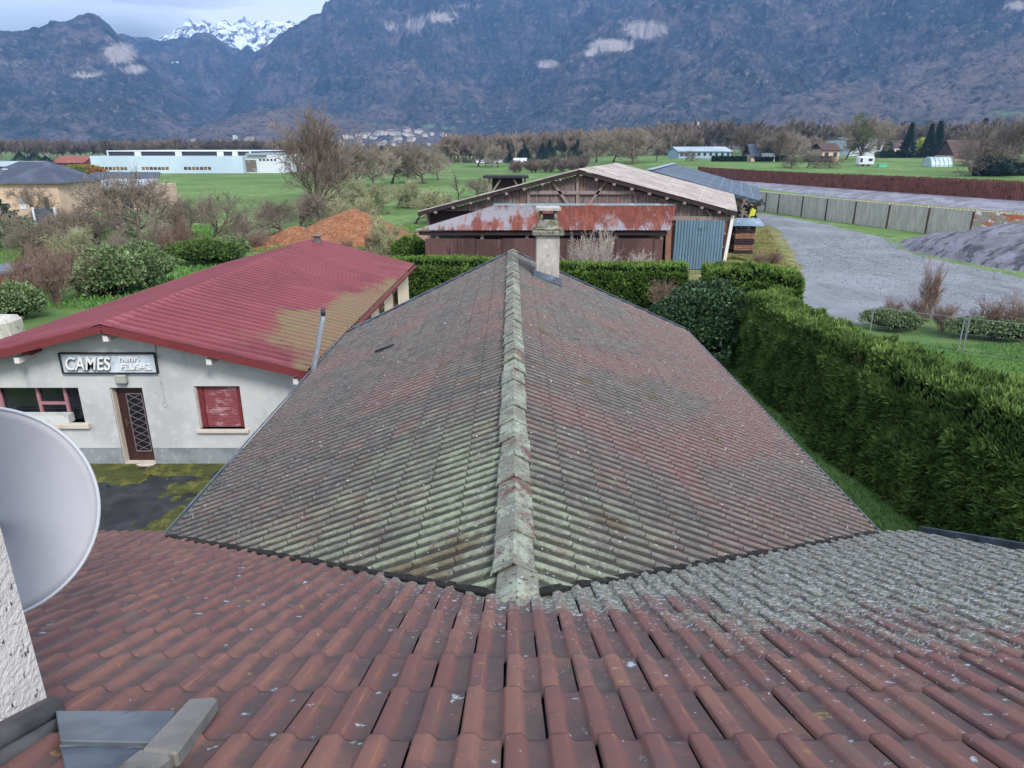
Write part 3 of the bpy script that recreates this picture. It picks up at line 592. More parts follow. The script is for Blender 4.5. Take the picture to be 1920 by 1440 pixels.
# side wall windows seen below the far eave
for t,wd,shut in ((.80,1.1,1),(.62,.9,0),(.47,.9,0),(.30,1.0,0)):
    yc=YWL+(yb-YWL)*t; xw=xr_+(xrf-xr_)*t
    b=MB(); b.box((xw-.02,yc-wd/2,ze-1.45),(xw+.015,yc+wd/2,ze-.45)); ww=b.build('side_window',M('brown_frame','#7c5a4c',[('#5d3f35',3,.5,.7)]) if 'brown_frame' not in bpy.data.materials else bpy.data.materials['brown_frame'],shop)
    b=MB(); b.box((xw+.016,yc-wd/2+.12,ze-1.35),(xw+.03,yc+wd/2-.12,ze-.55)); b.build('pane',m_glassd,ww)
    b=MB(); b.box((xw-.02,yc-wd/2-.1,ze-1.55),(xw+.2,yc+wd/2+.1,ze-1.455)); b.build('window_sill',m_jamb,ww)
# small dark vent on ridge far end
b=MB(); vx=apf+Vector((.35,-1.0,0)); b.box((vx.x-.12,vx.y-.12,zr-.15),(vx.x+.12,vx.y+.12,zr+.25)); b.box((vx.x-.18,vx.y-.18,zr+.25),(vx.x+.18,vx.y+.18,zr+.31)); b.build('roof_vent',m_ledge,shop,bevel=.02)
# nameboard
sgL,sgR,sgT,sgB=wx(115,662).x,wx(291,662).x,wx(200,662).z,wx(200,697).z
sg=thing('nameboard',((sgL+sgR)/2,YWL-.05,sgB),'long nameboard with raised white letters above the workshop door','sign')
m_bd=M('board_silver','#b4bdc8',[('#ccd5df',1.5,.45,.65),('#8e98a6',7,.58,.7)],rough=.4); m_let=M('white_letters','#d9dbdd',[('#c0c3c6',9,.5,.7)],rough=.5); m_blk=M('black_frame','#22242a',rough=.5)
b=MB(); b.box((sgL,YWL-.05,sgB),(sgR,YWL-.003,sgT)); b.build('board',m_bd,sg)
b=MB(); t=.025
b.box((sgL-t,YWL-.11,sgT),(sgR+t,YWL-.004,sgT+t)); b.box((sgL-t,YWL-.09,sgB-t),(sgR+t,YWL-.004,sgB)); b.box((sgL-t,YWL-.10,sgB),(sgL,YWL-.004,sgT)); b.box((sgR,YWL-.10,sgB),(sgR+t,YWL-.004,sgT)); b.build('frame',m_blk,sg)
def text(s,size,loc,name,mat,parent,ext=.02,shear=.0,off=0,rx=90,sx=1):
    cu=bpy.data.curves.new(name,'FONT'); cu.body=s; cu.size=size; cu.extrude=ext; cu.shear=shear; cu.offset=off; cu.space_character=1.0
    o=bpy.data.objects.new('tmp',cu); col.objects.link(o); dg=bpy.context.evaluated_depsgraph_get(); me=bpy.data.meshes.new_from_object(o.evaluated_get(dg)); bpy.data.objects.remove(o)
    me.materials.clear(); me.materials.append(mat); me.name=name
    me.transform(Matrix.Diagonal((sx,1,1,1))); me.transform(Matrix.Rotation(R(rx),4,'X')); me.transform(Matrix.Translation(Vector(loc)-wloc(parent))); return mobj(name,me,parent)
hh=sgT-sgB
text('CAMES',hh*.98,(sgL+.06*1,YWL-.095,sgB+hh*.15),'letter_shadow',m_blk,sg,.012,.25,.012,sx=.76)
text('CAMES',hh*.98,(sgL+.085*1,YWL-.125,sgB+hh*.19),'lettering',m_let,sg,.015,.25,.006,sx=.76)
xs=sgL+(sgR-sgL)*.62
text('henri',hh*.44,(xs,YWL-.07,sgB+hh*.60),'lettering',m_let,sg,.02,0,.002,sx=1.15)
text('FELISAZ',hh*.46,(xs,YWL-.07,sgB+hh*.16),'lettering',m_let,sg,.02,0,.002,sx=.98)
m_blu=M('letter_shade','#6f7d90',rough=.5)
text('henri',hh*.44,(xs-.008,YWL-.056,sgB+hh*.585),'letter_shadow',m_blu,sg,.006,0,.002,sx=1.15)
text('FELISAZ',hh*.46,(xs-.008,YWL-.056,sgB+hh*.145),'letter_shadow',m_blu,sg,.006,0,.002,sx=.98)
# wall lamp, cable
p=wx(231,710); wl=thing('wall_lamp',(p.x,YWL,p.z),'square grey wall lamp box above the brown workshop door','lamp')
b=MB(); b.box((p.x-.13,YWL-.14,p.z-.09),(p.x+.13,YWL-.003,p.z+.13)); b.build('housing',M('lamp_grey','#9a9c94',[('#85877f',6,.5,.7)],rough=.5),wl,bevel=.02)
b=MB(); b.box((p.x-.09,YWL-.12,p.z-.12),(p.x+.11,YWL-.02,p.z-.092)); b.build('diffuser',m_zinc,wl)
b=MB(); pts=[wx(291,646),wx(295,690),wx(303,720),wx(309,752)]
b.tube([q+Vector((0,-.02,0)) for q in pts],.012,6); q=pts[-1]; b.tube([q+Vector((.05*math.sin(a),-.02,-.08+.08*math.cos(a))) for a in [i*.7 for i in range(10)]],.008,5)
cb=b.build('wall_cable',M('cable_white','#aeb0b2',[('#55575a',6,.55,.62)],rough=.6),None,loc=(pts[0].x,YWL,pts[-1].z)); tag(cb,'loose pale cable hanging down the wall to the right of the nameboard','cable')
# door mat, moss strip
p=onz(260,886); b=MB(); b.box((p.x-.42,YWL-.62,.012),(p.x+.42,YWL-.2,.03)); mt=b.build('door_mat',M('black_rubber','#101112',rough=.9),None,loc=(p.x,YWL-.4,.01),bevel=.008); tag(mt,'black rubber doormat on the mossy strip before the workshop door','doormat')
# ladder leaning on the low house roof
m_alu=M('aluminium','#8f969f',[('#a9b0b8',3,.45,.7)],rough=.35,metal=.7)
ex=-(WL+.05); 
lb=Vector((-4.95,11.25,0)); lt=onx(609,588,-3.95)
lt=onY(606,590,12.15); lb2=onY(588,715,11.9)
top=lt; top=onY(606,590,14.5); lb=onY(584,716,14.15); foot=lb+(lb-top)*(lb.z/(top.z-lb.z))

ld=thing('ladder',foot,'aluminium ladder rising past the left eave of the low house','ladder')
sx_=Vector((.27,-.96,0)).normalized()*.19
for s in (-1,1):
    b=MB(); b.bar(foot+sx_*s,top+sx_*s*.9,.085,.085,up=sx_); b.build('stile',m_alu,ld,bevel=.006)
n=15
for i in range(n):
    q=foot.lerp(top,(i+.6)/n); b=MB(); b.bar(q-sx_,q+sx_,.03); b.build('rung',m_alu,ld)
b=MB(); b.tube([top+Vector((.0,0,.05))-sx_*1.05,top+Vector((0,0,.05))+sx_*1.05],.05,12); b.build('end_roller',m_blk,ld)
# ---------------------------------------------------------------- barn
YB=46.0
barn=thing('barn',(6,54,0),'old timber barn with open gable and corrugated fibre cement roof behind the chimney','barn')
m_plank=M('grey_planks','#6e605e',[('#8a7d7c',3,.45,.62,{'st':(5,5,.25)}),('#4c3f3d',6,.52,.66,{'st':(5,5,.15)}),('#7a5048',1.0,.55,.7,{'amt':.6})],rough=.95,bump=(20,1,{'st':(6,6,.2),'dist':.03}))
m_beam=M('weathered_beam','#837672',[('#6a5e5a',3,.5,.7)],rough=.95); m_beamd=M('dark_beam','#33292a',[('#211b1c',3,.5,.7)],rough=.95)
m_fibro=M('fibre_cement','#8d847f',[('#a39a94',.7,.42,.62),('#6f6763',2.5,.55,.7,{'st':(1,.5,1)}),('#b1aaa6',6,.6,.72)],rough=.95)
pk=onY(1085,318,YB-.6); er=onY(1382,397,YB-.6); sk=Vector((.29,1,0))*16.5
sl=(pk.z-er.z)/(er.x-pk.x); el=Vector((pk.x-(er.x-pk.x)*1.0,pk.y,er.z))
WAVE=((0,0),(.25,.7),(.5,1),(.75,.7))
ribbed(pk,pk+sk,er,er+sk,55,.05,None,'roof_slope',m_fibro,barn,WAVE,4)
ribbed(pk,pk+sk,el,el+sk,55,.05,None,'roof_slope',m_fibro,barn,WAVE,4)
# sheet seams
b=MB()
for t in (.25,.5,.75):
    a=pk.lerp(er,t)+Vector((0,0,.055)); b.bar(a,a+sk,.09,.012)
b.build('sheet_seam',M('pale_seam','#b5afab',rough=.9),barn)
b=MB()
for e in (er,el): b.bar(pk+Vector((0,.02,-.16)),e+Vector((0,.02,-.16)),.06,.22)
b.build('bargeboard',m_beamd,barn)
for i in range(1,9):
    for e in (er,el):
        q=pk.lerp(e,i/9)+Vector((0,-.03,-.32)); b=MB(); b.box((q.x-.09,q.y,q.z-.07),(q.x+.09,q.y+.7,q.z+.07)); b.build('purlin_end',m_beam,barn)
# gable wall of planks
zE=er.z-.35; xlft,xrgt=el.x+.5,er.x-.5; gz=lambda x: pk.z-.32-sl*abs(x-pk.x)
b=MB(); x=xlft; random.seed(3)
xdoor0,xdoor1=onY(1262,450,YB).x,onY(1354,450,YB).x
zl=onY(1000,388,YB).z; zlow=onY(1300,415,YB).z
while x<xrgt:
    x2=min(x+.24,xrgt); z0=zl-.25 if x<xdoor0-.3 else zlow
    y=YB+random.uniform(0,.03); zt_=min(gz(x),gz(x2)); 
    if zt_>z0: b.box((x,y,z0),(x2-.015,y+.04,zt_))
    x=x2
b.build('gable_boarding',m_plank,barn)
def wb(x0,y0,x1,y1,w,name='brace',mat=m_beam,dy=-.1,h=None):
    b=MB(); b.bar(onY(x0,y0,YB+dy),onY(x1,y1,YB+dy),h or .12,w,up=(0,0,1) if abs(x1-x0)>abs(y1-y0) else (1,0,0)); return b.build(name,mat,barn)
wb(992,361,1190,361,.22,'tie_beam'); wb(1083,325,1083,388,.2,'king_post',m_beam,-.06); wb(1035,340,1066,384,.16); wb(1137,340,1103,384,.16); wb(991,358,991,388,.18,'post',m_beam,-.06); wb(1191,360,1191,388,.16,'post',m_plank,-.06)
wb(1240,373,1252,382,.12); wb(1322,392,1336,408,.12); wb(1262,409,1372,410,.26,'lintel',m_beam,-.14)
b=MB(); b.box((xlft,YB+.3,0),(xdoor0-.3,YB+.4,zl)); b.build('inner_dark_wall',m_beamd,barn)
b=MB(); 
b.prism([Vector((xrgt,YB+.1,0)),Vector((xrgt,YB+.1,er.z-.2)),Vector((xrgt+sk.x,YB+sk.y-.5,er.z-.2)),Vector((xrgt+sk.x,YB+sk.y-.5,0))],(-.12,0,0))
b.prism([Vector((xlft,YB+.1,0)),Vector((xlft,YB+.1,er.z-.2)),Vector((xlft+sk.x,YB+sk.y-.5,er.z-.2)),Vector((xlft+sk.x,YB+sk.y-.5,0))],(.12,0,0))
b.prism([Vector((xlft,YB+.1,0))+sk*.95,Vector((xrgt,YB+.1,0))+sk*.95,Vector((xrgt,YB+.1,er.z-.2))+sk*.95,Vector((pk.x,YB+.1,pk.z-.3))+sk*.95,Vector((xlft,YB+.1,er.z-.2))+sk*.95],(0,-.1,0))
b.build('side_wall',m_plank,barn)
# blue corrugated sliding door and the frame to its right
m_blue=M('blue_grey_metal','#5c7486',[('#6d8799',2,.42,.66,{'st':(6,6,.2)}),('#4c6071',1.2,.55,.7)],rough=.55,metal=.2)
zd=onY(1300,413,YB-.2).z
b=MB(); n=17; vs=[];fs=[]
for i in range(n*4+1):
    u=i/(n*4); x=xdoor0+(xdoor1-xdoor0)*u; d=.05*(1 if i%4 in(1,2) else 0); vs+= [(x,YB-.24-d,.05),(x,YB-.24-d,zd)]
for i in range(n*4): fs.append((2*i,2*i+2,2*i+3,2*i+1))
b.add(vs,fs); b.build('sliding_door',m_blue,barn)
m_rw=M('reddish_wood','#86614f',[('#6d4d41',3,.5,.7,{'st':(4,4,.4)}),('#a08676',4,.6,.7)],rough=.95)
wb(1253,433,1251,503,.35,'post',m_rw,-.15,.2); wb(1362,410,1355,505,.22,'post',m_rw,.05,.2); wb(1375,398,1354,512,.2,'corner_post',m_raf,-.3,.14)
for y in (438,463,493): wb(1346,y,1364,y,.16,'rail')
b=MB(); b.box((xdoor0-.5,YB+.02,0),(xrgt,YB+.06,zlow)); b.build('lower_boarding',m_rw,barn)
# rusty lean-to roof on the front
m_rust=M('rusty_sheet','#7f7d84',[('#64352c',.5,.60,.72,{'st':(2.2,.25,1),'det':7,'ro':.75,'loc':(3.0,0,1.1),'attr':'moss','k':.28}),('#7d4638',1.5,.60,.70,{'st':(2.6,.25,1),'attr':'moss','k':.15,'det':5,'amt':.7}),('#96949a',1.6,.60,.68,{'st':(2.4,.16,1),'det':6,'ro':.8,'amt':.6}),('#552a25',2.5,.6,.72,{'amt':.6,'attr':'moss','k':.05})],rough=.7,metal=.1,bump=(6,.3,{'dist':.02}))
YL=YB-3.2; ll=onY(775,433,YL); lr=onY(1256,432,YL); ul=onY(925,388,YB-.25); ur=onY(1268,385,YB-.25); ll.z=lr.z=(ll.z+lr.z)/2; ul.z=ur.z=(ul.z+ur.z)/2
o=ribbed(ul,ur,ll,lr,70,.035,lambda u,t: (1-t)*.6+float(sstep(.02,.45,u-(.5-t)*.5))*.8-.2,'lean_to_roof',m_rust,barn,WAVE,6)
b=MB(); b.bar(ul+Vector((0,.1,.10)),ur+Vector((0,.1,.10)),.25,.12); b.build('lean_to_flashing',M('faded_blue_sheet','#8094a0',[('#9a6a55',.5,.55,.62),('#a9b3b8',2,.55,.7)],rough=.6),barn)
b=MB(); b.bar(ll+Vector((.3,.25,-.18)),lr+Vector((-.1,.25,-.18)),.16,.22); b.build('lean_to_beam',m_beamd,barn)
x=ll.x+1.4
for i in range(6):
    b=MB(); b.box((x-.1,YL+.35,0),(x+.1,YL+.55,ll.z-.25)); b.build('lean_to_post',m_beam,barn); x+=(lr.x-ll.x-1.8)/5
m_pur=M('purple_brown_sheet','#463231',[('#573f3e',.4,.45,.6,{'st':(1,1,.3)}),('#3c262b',1.1,.55,.7,{'st':(2,2,.2)}),('#6d5658',4,.62,.7,{'st':(3,3,.3)})],rough=.7,spec=.25)
zp=onY(900,447,YL+.2).z; px=onY(797,450,YL+.2).x; pe=onY(1243,450,YL+.2).x; k=0
while px<pe-.3:
    w_=min([2.0,1.1,1.6,2.3][k%4],pe-px)
    b=MB(); b.box((px,YL+.18+.03*(k%2),0),(px+w_-.02,YL+.22+.03*(k%2),zp-.05*(k%3==2))); b.build('hoarding_panel',m_pur,barn); px+=w_; k+=1
b=MB(); gx_=onY(816,440,YB-1.2).x; b.box((gx_,YB-1.2,0),(gx_+1.2,YB-1.15,ll.z-.1)); b.build('green_sheet',M('dark_green_sheet','#1f4034',rough=.6),barn)
# ---------------------------------------------------------------- small tower shed behind
YT=58.0; a=onY(917,385,YT); c=onY(985,385,YT); top=onY(950,334,YT).z
sh2=thing('tower_shed',((a.x+c.x)/2,YT,0),'small dark boarded hut on posts with a flat black roof left of the barn','shed')
b=MB(); b.box((a.x+.25,YT+.3,1.5),(c.x-.25,YT+2.6,top-.1)); b.build('boarding',m_beamd,sh2)
b=MB(); b.box((a.x-.45,YT-.4,top),(c.x+.25,YT+3,top+.16)); b.build('roof',M('black_felt','#26262a',rough=.9),sh2)
for x in (a.x+.05,c.x-.05):
    b=MB(); b.box((x-.09,YT,0),(x+.09,YT+.18,top)); b.build('post',m_beam,sh2)
    s=1 if x<(a.x+c.x)/2 else -1
    b=MB(); b.bar((x,YT-.02,top-1.4),(x+s*.9,YT-.02,top-.1),.12); b.build('brace',m_beam,sh2)
# ---------------------------------------------------------------- slate roofed hall with solar like panels behind the barn
YS=62.5; hall=thing('open_hall',(18,74,0),'open sided hall with a dark slate blue panel roof just behind the barn','barn')
sp=onY(1218,319,YS); se=onY(1434,379,YS); sks=Vector((.31,1,0))*24
m_sol=M('slate_blue_panels','#3c4754',[('#4a5765',.3,.42,.6),('#333c48',1,.55,.7)],rough=.35,spec=.5)
m_line=M('pale_joint','#6c7784',rough=.5)
sel=Vector((sp.x-(se.x-sp.x),YS,se.z))
for e in (se,sel):
    b=MB(); b.prism([sp,sp+sks,e+sks,e],(0,0,-.08)); b.build('roof_slope',m_sol,hall)
b=MB()
for i in range(1,10):
    q=sp.lerp(se,i/10)+Vector((0,0,.01)); b.bar(q,q+sks,.07,.02)
for i in range(1,7):
    q=sks*(i/7)+Vector((0,0,.012)); b.bar(sp+q,se+q,.05,.02)
b.build('panel_joints',m_line,hall)
b=MB(); b.bar(sp+Vector((0,-.03,-.15)),se+Vector((0,-.03,-.15)),.08,.3); b.build('fascia',m_gut,hall)
b=MB(); b.bar(sp+Vector((0,0,.05)),sp+sks+Vector((0,0,.05)),.5,.06); b.build('ridge_cap',M('pale_blue_metal','#8f9fae',rough=.4),hall)
for i in range(5):
    q=se+Vector((-2.2,.6,0))+sks*(i/4.4)
    b=MB(); b.box((q.x-.14,q.y-.14,0),(q.x+.14,q.y+.14,se.z+.3)); b.build('post',m_rw,hall)
    b=MB(); b.bar((q.x,q.y,se.z-1.2),(q.x+2.0,q.y,se.z-.25),.16); b.build('brace',m_beam,hall)
    b=MB(); b.bar((q.x-2,q.y,se.z+.35),(q.x+2.1,q.y,se.z-.3),.14,.2); b.build('rafter',m_rw,hall)
# ---------------------------------------------------------------- junk beside the barn
def P0(x,y,z=0): return onz(x,y,z)
q=P0(1388,478); jk=thing('crate_stack',q,'stack of weathered slatted crates under corrugated sheets beside the barn corner','crate stack')
for i in range(5):
    b=MB(); z0=.02+i*.42
    for k in range(3): b.box((q.x-.75+.03*(i%2),q.y-.6,z0+k*.13),(q.x+.75,q.y-.56,z0+k*.13+.1)); b.box((q.x-.75,q.y+.56,z0+k*.13),(q.x+.75,q.y+.6,z0+k*.13+.1)); b.box((q.x+.71,q.y-.55,z0+k*.13),(q.x+.75,q.y+.55,z0+k*.13+.1))
    b.box((q.x-.7,q.y-.5,z0),(q.x+.7,q.y+.5,z0+.05)); b.build('crate',m_rw if i%2 else m_beamd,jk)
b=MB(); vs=[];fs=[]
for i in range(29):
    u=i/28; vs+= [(q.x-1.0+2.3*u,q.y-.9,2.2+.06*(i%2)),(q.x-.9+2.3*u,q.y+.8,2.6+.06*(i%2))]
for i in range(28): fs.append((2*i,2*i+2,2*i+3,2*i+1))
b.add(vs,fs); b.build('cover_sheet',M('light_blue_sheet','#7f92a3',[('#a9b6c2',2,.5,.65)],rough=.5),jk)
q=P0(1392,470); q=Vector((q.x+.1,q.y+2.2,0)); jp=thing('scrap_heap',q,'tall jumbled heap of dark scrap and yellow machine part against the barn side','scrap heap')
random.seed(12); m_scr=M('dark_scrap','#3a3634',[('#5d554f',2,.5,.65),('#232020',3,.55,.7)],rough=.9)
b=MB()
for i in range(150):
    h=random.random(); p1=Vector((q.x+random.uniform(-.9,.9)*(1.1-h*.5),q.y+random.uniform(-1.2,1.2),h*3.4)); d=Vector((random.uniform(-1,1),random.uniform(-1,1),random.uniform(-.5,1)))*random.uniform(.3,.9); b.bar(p1,p1+d,random.uniform(.04,.16),random.uniform(.03,.3))
b.build('scrap',m_scr,jp)
b=MB()
for i in range(26):
    h=random.random(); p1=Vector((q.x+random.uniform(-.9,.9),q.y-1.1+random.uniform(-.3,.3),.8+h*2.7)); d=Vector((random.uniform(-1,1),random.uniform(-.3,.3),random.uniform(-.5,1)))*random.uniform(.3,.8); b.bar(p1,p1+d,.06,.1)
b.build('pale_offcuts',m_beam,jp)
b=MB(); b.prism([Vector((q.x+.35,q.y-1.3,2.3)),Vector((q.x+.75,q.y-1.3,2.1)),Vector((q.x+.95,q.y-1.3,3.0)),Vector((q.x+.6,q.y-1.3,3.2))],(0,.25,0)); b.build('yellow_panel',M('yellow_paint','#b9b83a',rough=.5),jp,bevel=.03)
for s in range(2):
    b=MB(); cx=q+Vector((.75+.2*s,-.9+.4*s,3.0-.7*s)); b.tube([cx+Vector((.32*math.cos(t),.1*math.sin(2*t),.32*math.sin(t))) for t in [k*math.pi/8 for k in range(17)]],.11,8,False); b.build('tyre',m_dark,jp)
# ---------------------------------------------------------------- concrete panel fence, brown fence, mounds
m_conc=M('concrete_panel','#a5a299',[('#b8b4ac',.9,.42,.62,{'st':(3,3,.5)}),('#8a857b',1.4,.55,.72,{'st':(3,3,.4),'amt':.7}),('#5f5b53',5,.62,.72)],rough=.95,bump=(20,.4,{'dist':.01}))
m_post=M('rust_brown_post','#54423d',[('#3d302d',3,.5,.7)],rough=.9)
base=[(1411,393),(1434,397),(1458,400.5),(1502,406.5),(1547,413),(1600,420),(1662,428.5),(1735,437)]
bp=[P0(x,y) for x,y in base]; d=(bp[-1]-bp[-2]); bp+=[bp[-1]+d*1.0,bp[-1]+d*2.1,bp[-1]+d*3.2]
cf=thing('concrete_fence',bp[4],'grey concrete panel fence with thin rusty posts along the gravel road','fence')
m_graf=M('graffiti_panel','#a49b90',[('#c9714f',.7,.50,.58,{'st':(1,1,3),'det':3}),('#e4e2e0',1.3,.56,.60,{'st':(1,1,1.5),'det':4,'loc':(4,0,0)})],rough=.9)
for i in range(len(bp)-1):
    a,c=bp[i],bp[i+1]; hgt=2.35; u=(c-a).normalized(); n_=Vector((-u.y,u.x,0))
    b=MB(); b.bar(a+u*.1+Vector((0,0,hgt/2)),c-u*.1+Vector((0,0,hgt/2)),.08,hgt); ob=b.build('fence_panel',m_graf if i>=8 else m_conc,cf)
    if i>=8: ob['label']='painted fence panel with white and orange graffiti'
    b=MB()
    k=int((c-a).length/.35)
    for j in range(k): q0=a+(c-a)*(j+.5)/k; b.box((q0.x-.10,q0.y-.05,hgt),(q0.x+.10,q0.y+.05,hgt+.07))
    b.build('coping',m_conc,cf,bevel=.03)
    b=MB(); b.bar(a,a+Vector((0,0,2.3)),.16,.2); b.build('fence_post',m_post,cf)
bf=[Vector((44,172,.9)),Vector((47.5,151,.9)),Vector((56,122,.95)),Vector((66.6,94,1.0)),Vector((80,62,1.0))]
brf=thing('timber_fence',bf[2],'long rust brown vertical board fence across the far side of the road','fence')
m_brn=M('rust_brown_boards','#6b4038',[('#7d5047',.8,.45,.65),('#47262410'[:7],1.6,.5,.7),('#8a6458',5,.6,.7,{'st':(1,1,.3)})],rough=.9)
m_brn2=M('dark_gap','#381f1d',rough=.95)
sg_i=0; random.seed(8)
for i in range(len(bf)-1):
    a,c=bf[i],bf[i+1]; L=(c-a).length; m_=int(L/.42); u=(c-a)/L
    b=MB(); b2=MB()
    for j in range(m_):
        p=a+u*(j+.5)*L/m_; zt_=2.35+random.uniform(-.06,.08)+(.0 if i<2 else .1)
        b.bar(p-u*.18+Vector((0,0,zt_/2)),p+u*.18+Vector((0,0,zt_/2)),.04,zt_)
        
    b2.bar(a+Vector((0,0,1.1))+Vector((.12,.08,0)),c+Vector((0,0,1.1))+Vector((.12,.08,0)),.05,2.1)
    b.build('boarding',m_brn,brf); b2.build('backing_rail',m_brn2,brf)
m_tarp=M('grey_groundsheet','#6c6c75',[('#83838f',.5,.42,.62),('#54555f',1.3,.55,.72),('#3c4330',1.7,.66,.74,{'det':6}),('#989aa6',4,.62,.7,{'amt':.6})],rough=.8,bump=(1.5,1,{'dist':.15}))
# bank covered with groundsheet in front of the brown fence
vs=[];fs=[]; n=60; pts=[]
for i in range(len(bf)-1):
    for j in range(15): pts.append(bf[i].lerp(bf[i+1],j/15))
pts.append(bf[-1])
for i,p in enumerate(pts):
    for k,(dx,z) in enumerate(((1.5,-.3),(.8,1.0),(-.5,.98),(-2.0,.75),(-4.2,.42),(-6.2,.0),(-6.6,-.2))):
        vs.append((p.x+dx*.94,p.y+dx*.3,z+(.12*math.sin(i*1.7+k)*(0<k<5)) if z<.9 and z>0 else z))
for i in range(len(pts)-1):
    for k in range(6): a=i*7+k; fs.append((a,a+1,a+8,a+7))
tag(mobj('groundsheet_bank',mkmesh('bank',vs,fs,m_tarp,True)),None,None,kind='structure')
# dark mound with groundsheet at the right
def mound(name,cx,cy,lx,ly,hgt,rot,mat,seed,n=46,rough=.12,powr=.55,rn=.3):
    vs=[];fs=[]; cr,sr=math.cos(rot),math.sin(rot)
    for i in range(n+1):
        for j in range(n+1):
            u=i/n*2-1; v=j/n*2-1; x=u*lx; y=v*ly
            r=(abs(u)**2.2+abs(v)**2.2)**(1/2.2); r=r*1.2+(float(vnoise(u*2.3+seed,v*2.3,seed))-.5)*rn
            z=hgt*max(0,1-max(r,0)**1.15)**powr if r<1 else -.05
            z+=(float(fbm(x*1.3+seed,y*1.3,3,seed))-.5)*rough*(1 if z>0 else 0)
            vs.append((x*cr-y*sr,x*sr+y*cr,z))
    for i in range(n):
        for j in range(n): a=i*(n+1)+j; fs.append((a,a+n+1,a+n+2,a+1))
    o=mobj(name,mkmesh(name,vs,fs,mat,True),None,(cx,cy,0)); return o
m_tarp2=M('dark_mound_sheet','#606068',[('#74737f',.35,.42,.62,{'st':(1,2,1)}),('#3f4048',.9,.5,.62,{'st':(1,1.6,1)}),('#34402a',1.1,.60,.68,{'det':6,'ro':.7}),('#8e8e9b',2,.62,.7,{'amt':.5})],rough=.75,bump=(1.2,1,{'dist':.2}))
mo=mound('covered_mound',38.6,48.0,14,6.8,2.9,R(-66),m_tarp2,3,64,.45,.75,.25); tag(mo,'long dark mound under weedy groundsheet between the road and the concrete fence','mound')
m_chip=M('orange_wood_chips','#7a543c',[('#966a50',2.2,.42,.6,{'det':6}),('#7a4022',5,.5,.66,{'det':6}),('#cf9058',14,.58,.66,{'det':5}),('#4d2a18',11,.60,.68)],rough=1,bump=(9,1,{'dist':.15,'det':8}))
p=onY(655,455,58); pw=onY(655,395,58).z
mo=mound('wood_chip_heap',p.x,60,7.0,5.0,pw,0,m_chip,5,60,.3,.95,.12); tag(mo,'largest orange wood chip heap behind the workshop roof','wood chip heap')
p=onY(545,430,58); mo=mound('wood_chip_heap',p.x,59.5,3.8,3.1,onY(545,426,58).z,0,m_chip,6,46,.22,.95,.12); tag(mo,'smaller rounded orange wood chip heap left of the largest heap','wood chip heap')
p=onY(475,462,56); mo=mound('wood_chip_heap',p.x,56,2.4,1.8,.75,0,m_chip,7,36,.2,.9,.2); tag(mo,'low spread of orange chips and twigs at the left end of the heaps','wood chip heap')
# ---------------------------------------------------------------- chain link fence on the right
wf=thing('mesh_fence',P0(1795,662),'galvanised wire mesh fence with steel posts behind the big hedge','fence')
m_gal=M('galvanised','#9aa3ad',[('#7d868f',5,.5,.7)],rough=.4,metal=.6)
q0,q1=P0(1628,640),P0(1795,662); du=(q1-q0); fp=[q0-du*1.0,q0,q1,q1+du,q1+du*2]; fp[0].y+=0
for k,p in enumerate(fp[1:],1):
    for s in ((0,.14) if k>=2 else (0,)):
        b=MB(); b.tube([p+Vector((s,-s*.5,0)),p+Vector((s,-s*.5,1.45))],.028,8); b.build('fence_post',m_gal,wf)
for i in range(1,len(fp)-1):
    a,c=fp[i],fp[i+1]; b=MB()
    for z in (.05,1.42): b.bar(a+Vector((0,0,z)),c+Vector((0,0,z)),.016)
    L=(c-a).length; m_=int(L/.1)
    for j in range(m_): p=a.lerp(c,j/m_); b.bar(p+Vector((0,0,.05)),p+Vector((0,0,1.4)),.0022)
    for z in np.arange(.2,1.4,.2): b.bar(a+Vector((0,0,float(z))),c+Vector((0,0,float(z))),.003)
    b.build('wire_mesh',m_gal,wf)
